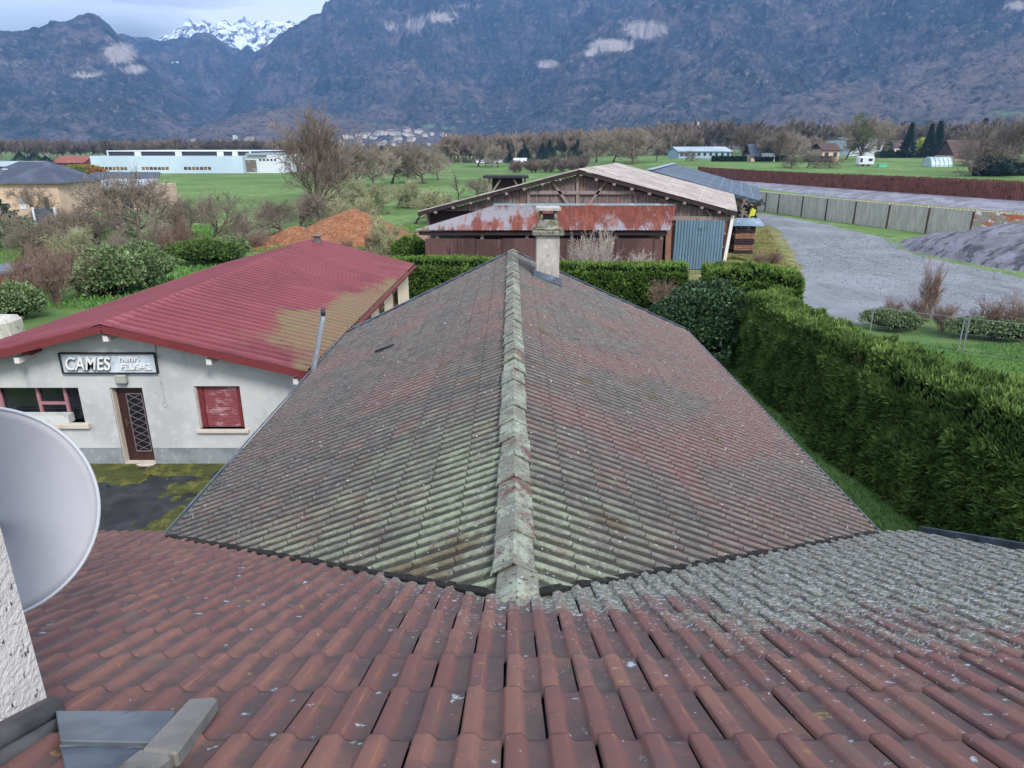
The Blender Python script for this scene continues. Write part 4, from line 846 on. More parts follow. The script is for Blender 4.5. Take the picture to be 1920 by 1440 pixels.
# ---------------------------------------------------------------- vegetation builders
def GP(x,y):
    d=ray(x,y); lo=5.; 
    for k in range(4000):
        t=lo+k*.5; 
        if HC+d.z*t/d.y <= gh(d.x*t/d.y,t): return Vector((d.x*t/d.y,t,gh(d.x*t/d.y,t)))
    return Vector((d.x*2000/d.y,2000,3.4))
def dup(root,loc,sc,rz,label,group=None):
    r=root.copy(); col.objects.link(r); r.location=loc; r.scale=(sc,sc,sc) if not isinstance(sc,(tuple,list)) else sc; r.rotation_euler=(0,0,rz); r['label']=label
    if group: r['group']=group
    for ch in root.children:
        c=ch.copy(); col.objects.link(c); c.parent=r
        for g2 in ch.children: e=g2.copy(); col.objects.link(e); e.parent=c
    return r
def tree_mesh(seed,depth=5,nchild=(5,5,4,4,3),lens=(.42,.42,.30,.2,.12),spread=(.9,.8,.8,.8),trunk=.32,tr=.022,up=.35,gn=.12,leader=True,tmin=.0022,shrub=0,st=.35):
    rnd=random.Random(seed); T=MB(); C=MB()
    def branch(p,d,L,r,lv):
        mb=T if lv<=(1 if not shrub else 0) else C; n=(7,5,4,3,3,3)[lv]; segs=(5,4,3,2,2,2)[lv]
        pts=[p.copy()]; q=p.copy(); dd=d.copy()
        for i in range(segs):
            dd=(dd+Vector((rnd.gauss(0,gn),rnd.gauss(0,gn),rnd.gauss(0,gn)+up*.12))).normalized(); q=q+dd*(L/segs); pts.append(q.copy())
        rend=r*(.45 if lv==0 else .35); rs=[r+(rend-r)*i/segs for i in range(segs+1)]
        if lv==0: rs[0]*=1.5
        mb.tube(pts,[max(a,tmin) for a in rs],n,False)
        if lv>=depth: return
        k=nchild[lv]; k=k if lv else k+1
        for i in range(k):
            t=(st if lv==0 else .2)+((1-st) if lv==0 else .8)*(i+rnd.random()*.8)/k; t=min(t,1)
            f=t*segs; a=min(int(f),segs-1); bp=pts[a].lerp(pts[a+1],f-a)
            bd=(pts[a+1]-pts[a]).normalized(); ang=rnd.uniform(0,6.283); 
            pr=bd.orthogonal().normalized(); pr=Matrix.Rotation(ang,3,bd)@pr
            s=spread[min(lv,len(spread)-1)]*rnd.uniform(.6,1.25)
            nd=(bd*math.cos(s)+pr*math.sin(s)+Vector((0,0,up*.5))).normalized()
            branch(bp,nd,lens[lv+1 if lv+1<len(lens) else -1]*rnd.uniform(.65,1.25)*(1.15-.45*t if lv==0 else 1.1-.3*t),max(rs[a]*.62,tmin),lv+1)
        if leader and lv<2: branch(pts[-1],dd,L*.55,rend,lv+1)
    if shrub:
        for i in range(shrub):
            a=rnd.uniform(0,6.283); s=rnd.uniform(.15,.75); branch(Vector((rnd.gauss(0,.04),rnd.gauss(0,.04),0)),Vector((math.cos(a)*s,math.sin(a)*s,1)).normalized(),rnd.uniform(.4,.62),tr,1)
    else: branch(Vector((0,0,0)),Vector((0,0,1)),trunk,tr,0)
    z=max(v[2] for v in C.v); s=1/z
    T.v=[tuple(c*s for c in v) for v in T.v]; C.v=[tuple(c*s for c in v) for v in C.v]
    return T,C
m_bark=M('bark','#4a4039',[('#5f554c',3,.5,.7,{'st':(4,4,.5)})],rough=.95,coord='O',objvar=.15)
m_twig=M('twigs','#7d7367',[('#948a7a',2,.45,.65)],rough=.95,coord='O',objvar=.2)
m_twigp=M('pale_green_twigs','#8c8c6b',[('#a3a380',2,.45,.65)],rough=.95,coord='O',objvar=.12)
m_twigr=M('reddish_twigs','#756056',[('#8f7c6c',2,.45,.65)],rough=.95,coord='O',objvar=.12)
m_twigd=M('dark_twigs','#6a5f55',[('#83786b',2,.45,.65)],rough=.95,coord='O',objvar=.12)
VAR={}
def variant(key,mat,cat='tree',**k):
    T,C=tree_mesh(**k); r=thing('bare_tree' if cat=='tree' else 'bare_shrub',(0,0,0),None,cat)
    if T.v: T.build('trunk',m_bark,r,smooth=True)
    C.build('crown',mat,r); VAR[key]=[r,False]
def place(key,loc,H,label,group=None,wd=1.0,rz=None,name=None):
    root,used=VAR[key]; rz=random.uniform(0,6.28) if rz is None else rz; sc=(H*wd,H*wd,H)
    if not used:
        VAR[key][1]=True; root.location=loc; root.scale=sc; root.rotation_euler=(0,0,rz); root['label']=label
        if group: root['group']=group
        o=root
    else: o=dup(root,loc,sc,rz,label,group)
    return o
variant('tall',m_twigd,seed=6,depth=5,nchild=(13,5,4,4,3),lens=(.60,.52,.27,.16,.10,.07),spread=(.85,.65,.7,.75),trunk=.62,tr=.018,up=.30,gn=.07,tmin=.0016,st=.22)
variant('orchpale',m_twig,seed=29,depth=5,nchild=(6,5,4,4,3),lens=(.30,.48,.30,.20,.13,.08),spread=(1.0,.8,.9,.9),trunk=.26,tr=.024,up=.2,gn=.2,tmin=.0022)
variant('round',m_twig,seed=8,depth=5,nchild=(7,5,5,4,3),lens=(.38,.40,.27,.17,.11,.07),spread=(.95,.75,.7,.8),trunk=.33,tr=.026,up=.22,gn=.12,tmin=.0020)
variant('spread',m_twigd,seed=15,depth=5,nchild=(7,6,4,4,3),lens=(.40,.55,.32,.19,.11,.07),spread=(1.15,.7,.7,.8),trunk=.36,tr=.030,up=.14,gn=.17,tmin=.0024)
variant('orch',m_twigd,seed=21,depth=5,nchild=(5,5,4,4,2),lens=(.30,.48,.30,.20,.13,.08),spread=(1.0,.8,.9,.9),trunk=.28,tr=.030,up=.16,gn=.22,tmin=.0022)
variant('pale',m_twigp,seed=33,depth=5,nchild=(5,5,5,4,3),lens=(.30,.42,.28,.18,.11,.08),spread=(.95,.8,.8,.9),trunk=.28,tr=.022,up=.2,gn=.16,tmin=.0026)
variant('thin',m_twigd,seed=41,depth=3,nchild=(9,4,4),lens=(.9,.26,.14,.08),spread=(.8,.7,.8),trunk=.9,tr=.022,up=.2,gn=.1,tmin=.0035)
variant('shrub',m_twigr,'shrub',seed=52,depth=4,nchild=(4,5,4,3),lens=(.5,.5,.3,.2,.12),spread=(.6,.6,.7,.8),tr=.010,up=.3,gn=.12,shrub=16,tmin=.0028)
variant('whip',M('bleached_twigs','#a39a93',[('#8a8178',2,.5,.7)],rough=.95,coord='O'),'shrub',seed=57,depth=4,nchild=(4,5,4,3),lens=(.6,.5,.3,.18,.1),spread=(.5,.55,.65,.8),tr=.009,up=.3,gn=.13,shrub=15,tmin=.0022)
def tree_px(key,x,yb,yt,label,group=None,wd=1.0,rz=None):
    if yb<375 and yb>290: wd*=1.25; yt-=4
    p=GP(x,yb); top=onY(x,yt,p.y); return place(key,p,top.z-p.z,label,group,wd,rz)
random.seed(77)
OR='bare orchard trees in the meadow'
FT='bare trees along the far edge of the meadow'
for a in [
 ('tall',597,428,183,'tallest bare tree, behind the orange wood chip heap',None,1.0,0.6),
 ('round',266,458,300,'big bare branching tree in front of the right half of the long low annexe',None,1.05,1.0),
 ('orch',400,461,352,'bare orchard tree standing alone right of the big branching tree',OR,1.1),
 ('orch',366,452,372,'smaller bare orchard tree just left of the lone orchard tree',OR,1.0),
 ('orch',190,482,382,'dark bare orchard tree left of the big branching tree',OR,1.15),
 ('orch',60,412,340,'gnarled bare tree in front of the peach house wall',OR,1.0),
 ('orch',96,502,392,'gnarled leaning bare tree below the grey garden gate',OR,.9),
 ('round',20,470,372,'bare tree at the left edge of the picture beside the dark conifer',OR,1.0),
 ('round',150,470,375,'bare tree between the gnarled tree and the dark orchard tree',OR,.9),
 ('pale',118,520,415,'greyish leafless tree above the reddish brambles',OR,1.0),
 ('orch',232,452,390,'small bare tree touching the left side of the big branching tree',OR,1.0),
 ('orchpale',40,500,405,'greyish bare tree at the left edge above the wooden hut',OR,1.1),
 ('orchpale',225,500,415,'greyish bare tree just behind the round laurel bush',OR,1.1),
 ('orchpale',300,478,398,'pale twiggy orchard tree right of the big branching tree',OR,1.1),
 ('orchpale',170,455,375,'pale twiggy orchard tree below the annexe wall',OR,1.1),
 ('orchpale',335,440,378,'small pale orchard tree farther back in the meadow',OR,1.1),
 ('orchpale',470,452,395,'pale twiggy orchard tree before the chip heaps',OR,1.1),
 ('orchpale',505,430,365,'pale twiggy orchard tree behind the small chip heap',OR,1.1),
 ('orch',530,442,368,'dark bushy bare tree left of the tallest tree',None,1.3),
 ('round',560,440,345,'medium bare tree hugging the left of the tallest tree trunk',None,1.0),
 ('round',640,372,262,'leftmost bare tree of the thicket right of the tallest tree',FT,.9),
 ('tall',668,352,268,'slender bare tree second from the left in the thicket',FT,.9),
 ('round',700,350,262,'bare tree in the thicket above the wood chip heap top',FT,.9),
 ('round',735,344,268,'bare tree in the middle of the meadow thicket',FT,.9),
 ('tall',765,342,262,'tall bare tree of the thicket left of the leaning ones',FT,.9),
 ('round',795,345,258,'broad bare tree at the right of the thicket',FT,1.0),
 ('round',822,338,268,'bare tree closing the thicket on its right',FT,.8),
 ('pale',640,402,335,'pale budding willow just right of the tallest tree',OR,1.2),
 ('pale',690,398,325,'pale budding willow left of the slanting stems',OR,1.2),
 ('pale',745,392,328,'pale budding willow above the bare soil',OR,1.2),
 ('pale',780,420,345,'large pale budding tree with arched dark trunk near the barn',OR,1.25),
 ('pale',668,440,360,'pale tree behind the right side of the big heap',OR,1.1),
 ('pale',738,478,392,'thin pale sapling at the right foot of the big heap',None,.8),
 ('thin',860,383,306,'thin leaning bare tree left of the dark hut',None,1.3),
 ('orch',892,372,334,'small round bare tree right beside the dark hut',None,1.2),
 ('orch',832,388,362,'low bare bush tree in the meadow left of the thin tree',None,1.2),
 ('round',896,313,258,'first bare tree of the row before the white greenhouse',FT,.8),
 ('tall',911,312,256,'second bare tree of the row before the white greenhouse',FT,.7),
 ('round',922,313,268,'third bare tree of the row before the white greenhouse',FT,.6),
 ('round',934,314,270,'fourth bare tree of the row before the white greenhouse',FT,.7),
 ('round',1188,308,232,'broad round bare tree rising just behind the barn ridge',None,1.1),
 ('round',1150,304,246,'bare tree left of the round tree behind the barn ridge',FT,.9),
 ('round',1118,304,252,'bare tree in the thicket left above the barn peak',FT,.9),
 ('tall',1230,303,250,'bare tree at the right of the round tree behind the barn',FT,.9),
 ('tall',1395,302,232,'tall bare tree left of the small white gable house',None,.9),
 ('round',1412,302,248,'round bare tree touching the left of the small white gable house',FT,.8),
 ('tall',1462,304,240,'tall bare tree right of the small white gable house',FT,.8),
 ('round',1490,303,236,'broad bare tree before the long grey warehouse left end',FT,.9),
 ('round',1512,300,250,'smaller bare tree before the long grey warehouse middle',FT,.8),
 ('orch',1484,316,291,'leftmost small orchard tree beyond the brown fence',OR,1.2),
 ('orch',1513,315,290,'second small orchard tree beyond the brown fence',OR,1.2),
 ('orch',1554,316,294,'third small orchard tree beyond the brown fence',OR,1.3),
 ('round',1586,299,246,'bare tree left of the ivy clad tree',FT,.8),
 ('round',1612,300,204,'tall tree with a crown full of mistletoe clumps',None,.78),
 ('spread',1872,330,212,'big wide bare oak at the right edge of the picture',None,1.0),
 ('spread',1828,312,240,'smaller wide bare tree left of the big oak',None,.9),
 ('round',1790,300,262,'bare tree beside the steep roofed farmhouse',FT,.8),
 ('round',1765,296,270,'low bare tree right of the pink house',FT,.8),
 ('orch',1285,302,285,'tiny bare tree on the bright meadow above the slate hall',OR,1.2)]:
    tree_px(*a[:5],group=a[5],wd=a[6],rz=a[7] if len(a)>7 else None)
# shrubs without leaves
for key,x,yb,z0,H,wd,lab in [('whip',1128,560,0,4.3,.62,'bleached leafless shrub rising beyond the chimney'),('whip',1078,560,0,3.7,.6,'leafless shrub directly right of the chimney'),('whip',1190,566,0,3.0,.9,'leafless arching shrub in front of the back hedge'),('shrub',1240,585,0,1.8,1.1,'low leafless shrub left of the dark ivy bush'),
   ('shrub',1738,606,0,3.1,.42,'tall thin reddish shrub at the wire mesh fence'),('shrub',1716,620,0,1.7,.8,'reddish bramble left of the tall thin shrub by the mesh fence'),('shrub',1765,628,0,1.5,1,'reddish bramble right of the tall thin shrub'),('shrub',1860,640,0,1.9,1.1,'brownish bramble behind the right part of the mesh fence'),('shrub',1915,640,0,2.0,1.,'brownish bramble at the right picture edge'),('shrub',1670,612,0,1.3,1.2,'low bramble at the left end of the mesh fence'),
   ('shrub',60,560,0,2.8,1.0,'reddish bramble mass beside the small wooden hut'),('shrub',110,575,0,3.0,1.0,'reddish bramble above the left end of the workshop roof'),('shrub',150,548,0,2.8,1.0,'reddish bramble left of the round green bush'),('shrub',30,590,0,2.4,1.0,'reddish bramble behind the pale stone block'),('shrub',85,530,0,2.6,1.0,'reddish bramble behind the front brambles'),
   ('shrub',215,560,0,2.6,1.1,'reddish bramble in front of the darker laurel bush'),('shrub',395,492,0,2.0,1.2,'brown twiggy shrub over the low dark green bush'),('shrub',440,484,0,1.7,1.2,'brown twiggy shrub over the low green bush'),('shrub',345,478,0,3.0,.8,'reddish twiggy shrub behind the workshop ridge'),('shrub',315,492,0,2.4,.9,'reddish twiggy shrub left of the tallest reddish shrub'),('shrub',480,470,0,1.6,1.3,'brown twiggy shrub at the left foot of the chip heaps'),('shrub',650,480,0,1.4,1.2,'brown twiggy shrub in front of the large chip heap'),('shrub',700,478,0,1.7,1.2,'brown twiggy shrub at the right foot of the chip heap'),('shrub',1420,512,0,1.5,1.2,'dry pale weeds between barn and gravel road'),('shrub',1450,500,0,1.1,1.5,'dry weeds at the curve of the gravel road')]:
    place(key,GP(x,yb),H,lab,'leafless shrubs',wd)
# leaves -----------------------------------------------------------
def leafcloud(name,P,D,L,W,mat,parent=None,nb=2,spread=.5,seed=0,loc=None,smin=.6,droop=0):
    rs=np.random.RandomState(seed); P=np.repeat(np.asarray(P),nb,0); D=np.repeat(np.asarray(D),nb,0); n=len(P)
    d=D+rs.normal(0,spread,(n,3)); d[:,2]-=droop; d/=np.linalg.norm(d,axis=1)[:,None]
    s=np.cross(d,rs.normal(0,1,(n,3))); s/=np.linalg.norm(s,axis=1)[:,None]
    l=(L*rs.uniform(smin,1.3,n))[:,None]; w_=(W*rs.uniform(.6,1.3,n))[:,None]
    V=np.stack([P,P+d*l*.45+s*w_,P+d*l,P+d*l*.45-s*w_],1).reshape(-1,3)
    t=np.tile([0,.6,1,.6],n); r=np.repeat(rs.uniform(0,1,n),4)
    off=np.array(loc if loc is not None else (wloc(parent)[:] if parent else (0,0,0)))
    me=mkmesh(name,V-off,np.arange(4*n).reshape(-1,4),mat,False,{'tip':t,'rnd':r})
    return mobj(name,me,parent,Vector(off) if parent is None else None)
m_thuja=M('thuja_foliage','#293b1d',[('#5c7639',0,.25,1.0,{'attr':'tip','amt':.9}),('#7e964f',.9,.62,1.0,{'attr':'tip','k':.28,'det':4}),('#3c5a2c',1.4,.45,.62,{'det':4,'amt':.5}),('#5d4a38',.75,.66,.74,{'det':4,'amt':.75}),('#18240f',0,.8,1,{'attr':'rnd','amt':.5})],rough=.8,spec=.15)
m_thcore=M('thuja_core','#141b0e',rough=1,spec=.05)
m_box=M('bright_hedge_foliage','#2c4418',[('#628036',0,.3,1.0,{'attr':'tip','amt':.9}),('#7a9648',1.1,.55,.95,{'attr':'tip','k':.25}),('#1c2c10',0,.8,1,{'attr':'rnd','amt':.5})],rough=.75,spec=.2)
m_ivy=M('ivy_foliage','#23371f',[('#3f5f3b',0,.2,1.0,{'attr':'rnd','amt':.9}),('#64805c',2.5,.6,.7,{'amt':.6})],rough=.5,spec=.4)
m_laurel=M('laurel_foliage','#4a5c38',[('#7f9464',0,.2,1.0,{'attr':'rnd','amt':.8}),('#94a878',2.2,.6,.7,{'amt':.6})],rough=.5,spec=.35)
def hedge(name,path,h,label,dens,L,W,mat,seed,group=None,round_=.6,wob=.2,nb=2):
    """path: list of (xi,yi,xo,yo,z) cross sections : inner base point, outer base point, top height"""
    rs=np.random.RandomState(seed); path=np.array(path,dtype=float); k=len(path)-1
    seglen=np.linalg.norm(np.diff((path[:,:2]+path[:,2:4])/2,axis=0),axis=1); tot=seglen.sum(); cum=np.r_[0,np.cumsum(seglen)]/tot
    wid=np.linalg.norm(path[:,:2]-path[:,2:4],axis=1).mean(); zm=path[:,4].mean()
    per=2*zm+wid; n=int(tot*per*dens)
    def surf(u,s):   # u along, s around 0..1 (inner bottom -> top -> outer bottom)
        c=np.stack([np.interp(u,cum,path[:,i]) for i in range(5)],1); g=s*per
        a=np.where(g<zm,0,np.where(g<zm+wid,(g-zm)/wid,1)); zf=np.where(g<zm,g/zm,np.where(g<zm+wid,1,(per-g)/zm))
        # superellipse rounding
        aa=(a-.5)*2; sq=np.clip(zf,0,1)
        corner=np.clip((np.abs(aa)*.5+.5)*sq,0,1)
        rr=1-round_*.28*sstep(.72,1,np.abs(aa))*sstep(.72,1,sq)
        x=c[:,0]+(c[:,2]-c[:,0])*(.5+aa*.5*rr); y=c[:,1]+(c[:,3]-c[:,1])*(.5+aa*.5*rr); z=c[:,4]*zf*rr
        ox,oy=(c[:,0]-c[:,2])/wid,(c[:,1]-c[:,3])/wid
        nx=np.where(a<=0,1,np.where(a>=1,-1,-aa*.45)); nz=np.where((a>0)&(a<1),1,.18+.5*sstep(.8,1,sq))
        N=np.stack([ox*nx,oy*nx,nz],1); N/=np.linalg.norm(N,axis=1)[:,None]
        Lg=u*tot; b=(fbm(Lg*.55+seed,s*per*.9,3,seed)-.5)*2*wob+(fbm(Lg*2.4,s*per*2.6,2,seed+3)-.5)*wob*1.1
        return np.stack([x,y,z],1)+N*b[:,None],N
    nu=max(8,int(tot/.25)); nv_=max(16,int(per/.22))
    U,S=np.meshgrid(np.linspace(0,1,nu),np.linspace(0,1,nv_)); P,N=surf(U.ravel(),S.ravel()); P=P-N*L*.75
    i0=(np.arange(nv_-1)[:,None]*nu+np.arange(nu-1)[None,:]).ravel()
    base=Vector((float(P[:,0].mean()),float(P[:,1].mean()),0)); root=thing(name,base,label,'hedge',group)
    # core and its closed ends
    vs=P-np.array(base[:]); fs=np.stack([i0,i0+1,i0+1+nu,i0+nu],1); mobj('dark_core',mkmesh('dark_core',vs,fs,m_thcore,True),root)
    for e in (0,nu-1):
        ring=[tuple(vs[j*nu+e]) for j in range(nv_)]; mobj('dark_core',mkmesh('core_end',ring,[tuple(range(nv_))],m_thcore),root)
    u=rs.uniform(0,1,n); s=rs.uniform(0,1,n); P,N=surf(u,s); P=P-N*(L*rs.uniform(.1,.75,n))[:,None]
    D=N*.75+np.array([0,0,.55])
    # ends
    ne=int(wid*zm*dens)
    for e in (0,1):
        a=rs.uniform(0,1,ne); zf=rs.uniform(0,1,ne); c=path[0] if e==0 else path[-1]
        tx=(path[1]-path[0]) if e==0 else (path[-2]-path[-1]); tn=-np.array([tx[0]+tx[2],tx[1]+tx[3],0]); tn/=np.linalg.norm(tn)
        pe=np.stack([c[0]+(c[2]-c[0])*a,c[1]+(c[3]-c[1])*a,c[4]*zf*.97],1)-tn*.1*rs.uniform(0,1,(ne,1)); P=np.r_[P,pe]; D=np.r_[D,np.tile(tn*.75+np.array([0,0,.5]),(ne,1))]
    leafcloud('foliage',P,D,L,W,mat,root,nb,.52,seed); return root
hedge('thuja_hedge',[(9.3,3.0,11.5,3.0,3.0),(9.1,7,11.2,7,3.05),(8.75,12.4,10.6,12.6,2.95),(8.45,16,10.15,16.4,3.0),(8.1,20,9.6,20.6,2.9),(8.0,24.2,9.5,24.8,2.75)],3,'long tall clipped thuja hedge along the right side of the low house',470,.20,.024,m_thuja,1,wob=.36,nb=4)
hedge('thuja_hedge',[(-6.6,35.2,-6.6,36.4,2.2),(-3,35.2,-3,36.4,2.25),(0,35.1,0,36.4,2.2)],2,'clipped green hedge between workshop roof and barn, left of the low house ridge',190,.2,.035,m_box,2,wob=.08,nb=3)
hedge('thuja_hedge',[(1.2,35.0,1.2,36.2,2.1),(5,34.6,5,36.0,2.0),(8.6,34.0,8.8,35.4,2.15)],2,'clipped green hedge behind the leafless shrub right of the chimney',170,.2,.035,m_box,3,wob=.12,nb=3)
hedge('thuja_hedge',[(9.2,31.2,9.2,33.4,2.45),(11.0,30.6,11.2,33.2,2.5),(12.6,29.8,13.2,32.4,2.2)],2,'bright green rounded hedge end in front of the blue barn door',190,.2,.035,m_box,4,wob=.25,nb=3,round_=1)
def blob(name,c,r,label,cat,mat,n,L,W,seed,group=None,lump=.3,trunk=True,parts='foliage',spread=.7,flat=False):
    rs=np.random.RandomState(seed); root=thing(name,(c[0],c[1],0 if len(c)<4 else c[3]),label,cat,group)
    d=rs.normal(0,1,(n,3)); d[:,2]=np.abs(d[:,2])*1.1-.35; d/=np.linalg.norm(d,axis=1)[:,None]
    a=np.arctan2(d[:,1],d[:,0]); e=np.arcsin(d[:,2]); lum=1+lump*(fbm(a*1.6+seed,e*2.2+4,3,seed)*2-1)
    rad=lum*(.72+.30*rs.uniform(0,1,n)); P=np.array(c[:3])+d*np.array(r)*rad[:,None]; P[:,2]=np.maximum(P[:,2],root.location.z+.05)
    leafcloud(parts,P,d*.6+np.array([0,0,.35]),L,W,mat,root,2,spread,seed)
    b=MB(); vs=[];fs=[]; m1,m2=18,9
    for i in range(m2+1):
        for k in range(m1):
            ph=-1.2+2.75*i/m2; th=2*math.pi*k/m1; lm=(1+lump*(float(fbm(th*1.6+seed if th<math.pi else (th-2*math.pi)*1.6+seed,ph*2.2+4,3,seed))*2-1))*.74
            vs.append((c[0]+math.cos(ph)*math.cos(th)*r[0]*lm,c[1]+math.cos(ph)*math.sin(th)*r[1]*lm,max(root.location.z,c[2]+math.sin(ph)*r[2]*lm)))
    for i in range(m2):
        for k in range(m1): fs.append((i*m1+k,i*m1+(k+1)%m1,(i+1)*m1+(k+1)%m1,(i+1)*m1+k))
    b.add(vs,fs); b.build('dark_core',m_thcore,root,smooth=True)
    return root
blob('ivy_bush',(7.2,25.2,1.45),(1.95,1.9,1.45),'large dark rounded ivy bush at the far right corner of the low house','bush',m_ivy,15000,.13,.045,5,lump=.22)
q=GP(262,540); blob('laurel_bush',(q.x,q.y,1.1),(1.9,1.5,1.3),'round green laurel bush above the workshop roof on the left','bush',m_laurel,12000,.13,.035,6)
q=GP(210,555); blob('laurel_bush',(q.x,q.y,1.1),(1.7,1.5,1.5),'darker green laurel bush left of the round one','bush',m_laurel,5000,.2,.06,7)
q=GP(385,500); blob('laurel_bush',(q.x,q.y,.9),(2.3,1.3,.75),'low dark green bush behind the workshop ridge','bush',m_thuja,5000,.2,.06,8)
q=GP(430,488); blob('laurel_bush',(q.x,q.y,.8),(1.5,1.2,.7),'low green bush next to the chip heaps','bush',m_laurel,3000,.2,.06,9)
q=GP(772,486); blob('laurel_bush',(q.x,q.y,.7),(1.3,1.0,.9),'small green bush at the left end of the clipped hedge','bush',m_box,2500,.2,.05,10)
q=GP(40,600); blob('laurel_bush',(q.x,q.y,.8),(1.1,.9,.85),'yellowish green bush at the left edge beside the pale block','bush',m_laurel,3000,.16,.05,11)
for x,y,r_,lab in ((1660,614,.95,'low dark green bush at the left end of the mesh fence'),(1690,618,.8,'low dark green bush second along the mesh fence'),(1820,634,1.0,'low dark green bush right of the mesh fence post pair'),(1890,640,1.1,'low dark green bush near the right end of the mesh fence')):
    q=GP(x,y+6); blob('roadside_bush',(q.x,q.y,.5),(r_*1.2,r_*.6,.42),lab,'bush',m_laurel,1800,.10,.025,int(x),'bushes along the mesh fence')
# conifers
def conifer(name,x,yb,yt,wd,label,seed,mat,group=None,n=5000,parent=None):
    p=GP(x,yb); H=onY(x,yt,p.y).z-p.z; rs=np.random.RandomState(seed); root=thing(name,p,label,'tree',group)
    t=rs.uniform(0.06,1,n)**.8; a=rs.uniform(0,6.283,n); tier=(t*9)%1; rad=(1-t)**1.15*(.7+.4*tier)*wd*1.5*(1+.25*np.sin(a*3+seed))*np.sqrt(rs.uniform(.35,1,n))
    P=np.stack([p.x+np.cos(a)*rad,p.y+np.sin(a)*rad,p.z+H*t],1); D=np.stack([np.cos(a),np.sin(a),np.full(n,-.25)],1)
    leafcloud('crown',P,D,H*.055,H*.010,mat,root,2,.35,seed)
    b=MB(); b.tube([p,p+Vector((0,0,H*.95))],[H*.018,H*.004],7); b.build('trunk',m_bark,root)
m_con=M('conifer_foliage','#1f3029',[('#36504a',0,.3,1,{'attr':'tip','amt':.8})],rough=.85)
for a in [('conifer',1700,296,230,2.6,'tall dark conifer behind the pink house',1),('conifer',1737,298,232,2.0,'first dark conifer right of the pink house roof',2),('conifer',1752,298,227,2.3,'second dark conifer right of the pink house roof',3),('conifer',1661,297,248,1.9,'dark conifer between the ivy clad tree and the pink house',4),('conifer',1835,290,222,2.2,'dark conifer above the steep farmhouse roof',5),
  ('conifer',1017,302,268,3,'narrow dark conifer right of the white greenhouse',6),('conifer',1030,302,262,3.4,'second dark conifer right of the white greenhouse',7),('conifer',1082,301,262,2.6,'single dark conifer in the brown tree line',8),('conifer',953,309,270,1.7,'dark ivy covered tree at the greenhouse corner',9),('conifer',983,302,270,3.2,'dark conifer just above the white greenhouse',12),
  ('conifer',41,312,285,5,'leftmost dark conifer above the slate roofs',13),('conifer',68,314,286,6,'middle dark conifer above the slate roofs',14),('conifer',90,316,292,5,'right dark conifer above the slate roofs',15),('conifer',-12,455,348,3.6,'large dark conifer cut by the left picture edge',16)]:
    conifer(*a,mat=m_con,group='conifers in the valley')
q=GP(1724,293); blob('flowering_tree',(q.x,q.y,q.z+4.6,q.z),(2.4,2.4,3.2),'bright yellow green tree behind the pink house','tree',M('yellow_foliage','#a8ad3c',[('#7f8f30',1,.5,.7)],rough=.8),1500,.6,.2,31)
# mistletoe clumps belong to the tall tree: separate balls hanging in its crown
q=GP(1612,300); m_mis=M('mistletoe','#55603a',[('#7a8450',1,.5,.7)],rough=.8)
random.seed(31)
for k in range(16):
    a=random.uniform(0,6.28); rr=random.uniform(.5,4.2); z=random.uniform(6,15); rs=np.random.RandomState(k); n=260
    c=np.array((q.x+rr*math.cos(a),q.y+rr*math.sin(a),q.z+z)); d=rs.normal(0,1,(n,3)); d/=np.linalg.norm(d,axis=1)[:,None]
    o=leafcloud('mistletoe_ball',c+d*(rs.uniform(.3,1,n)*.95)[:,None],d,.35,.07,m_mis,None,1,.5,k,loc=(c[0],c[1],c[2])); tag(o,'ball of mistletoe in the crown of the tall tree','mistletoe','mistletoe balls in the tall tree')
# garden hedges in the distance
for x0,x1,yb,yt,lab in ((1336,1400,303,293,'low dark hedge left of the small white gable house'),(1415,1450,303,294,'low dark hedge right under the small white gable house'),(1642,1748,296,284,'long dark clipped hedge below the pink house'),(1830,1960,330,305,'broad dark hedge below the big oak'),(1510,1560,304,294,'dark hedge under the grey warehouse'),(1452,1478,303,292,'small dark hedge right of the gable house')):
    a,c=GP(x0,yb),GP(x1,yb); H=onY(x0,yt,a.y).z-a.z; zz=a.z; rs=np.random.RandomState(x0); n=int(1500+ (c.x-a.x)*60)
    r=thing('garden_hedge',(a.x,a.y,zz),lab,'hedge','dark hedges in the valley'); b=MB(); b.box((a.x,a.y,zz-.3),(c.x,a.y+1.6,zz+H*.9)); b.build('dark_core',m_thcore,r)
    P=np.stack([rs.uniform(a.x,c.x,n),a.y+rs.uniform(-.05,1.6,n),zz+rs.uniform(0,1,n)**.6*H*.93],1); leafcloud('foliage',P,np.tile([0,-.5,.5],(n,1)),.5,.12,m_con,r,2,.6,x0)
# rounded dark evergreen at the foot of the oak
q=GP(1858,330); blob('evergreen_bush',(q.x,q.y,q.z+1.6,q.z),(4.6,3,2.6),'big rounded evergreen bush around the trunk of the wide bare oak','bush',m_con,5000,.4,.12,41)
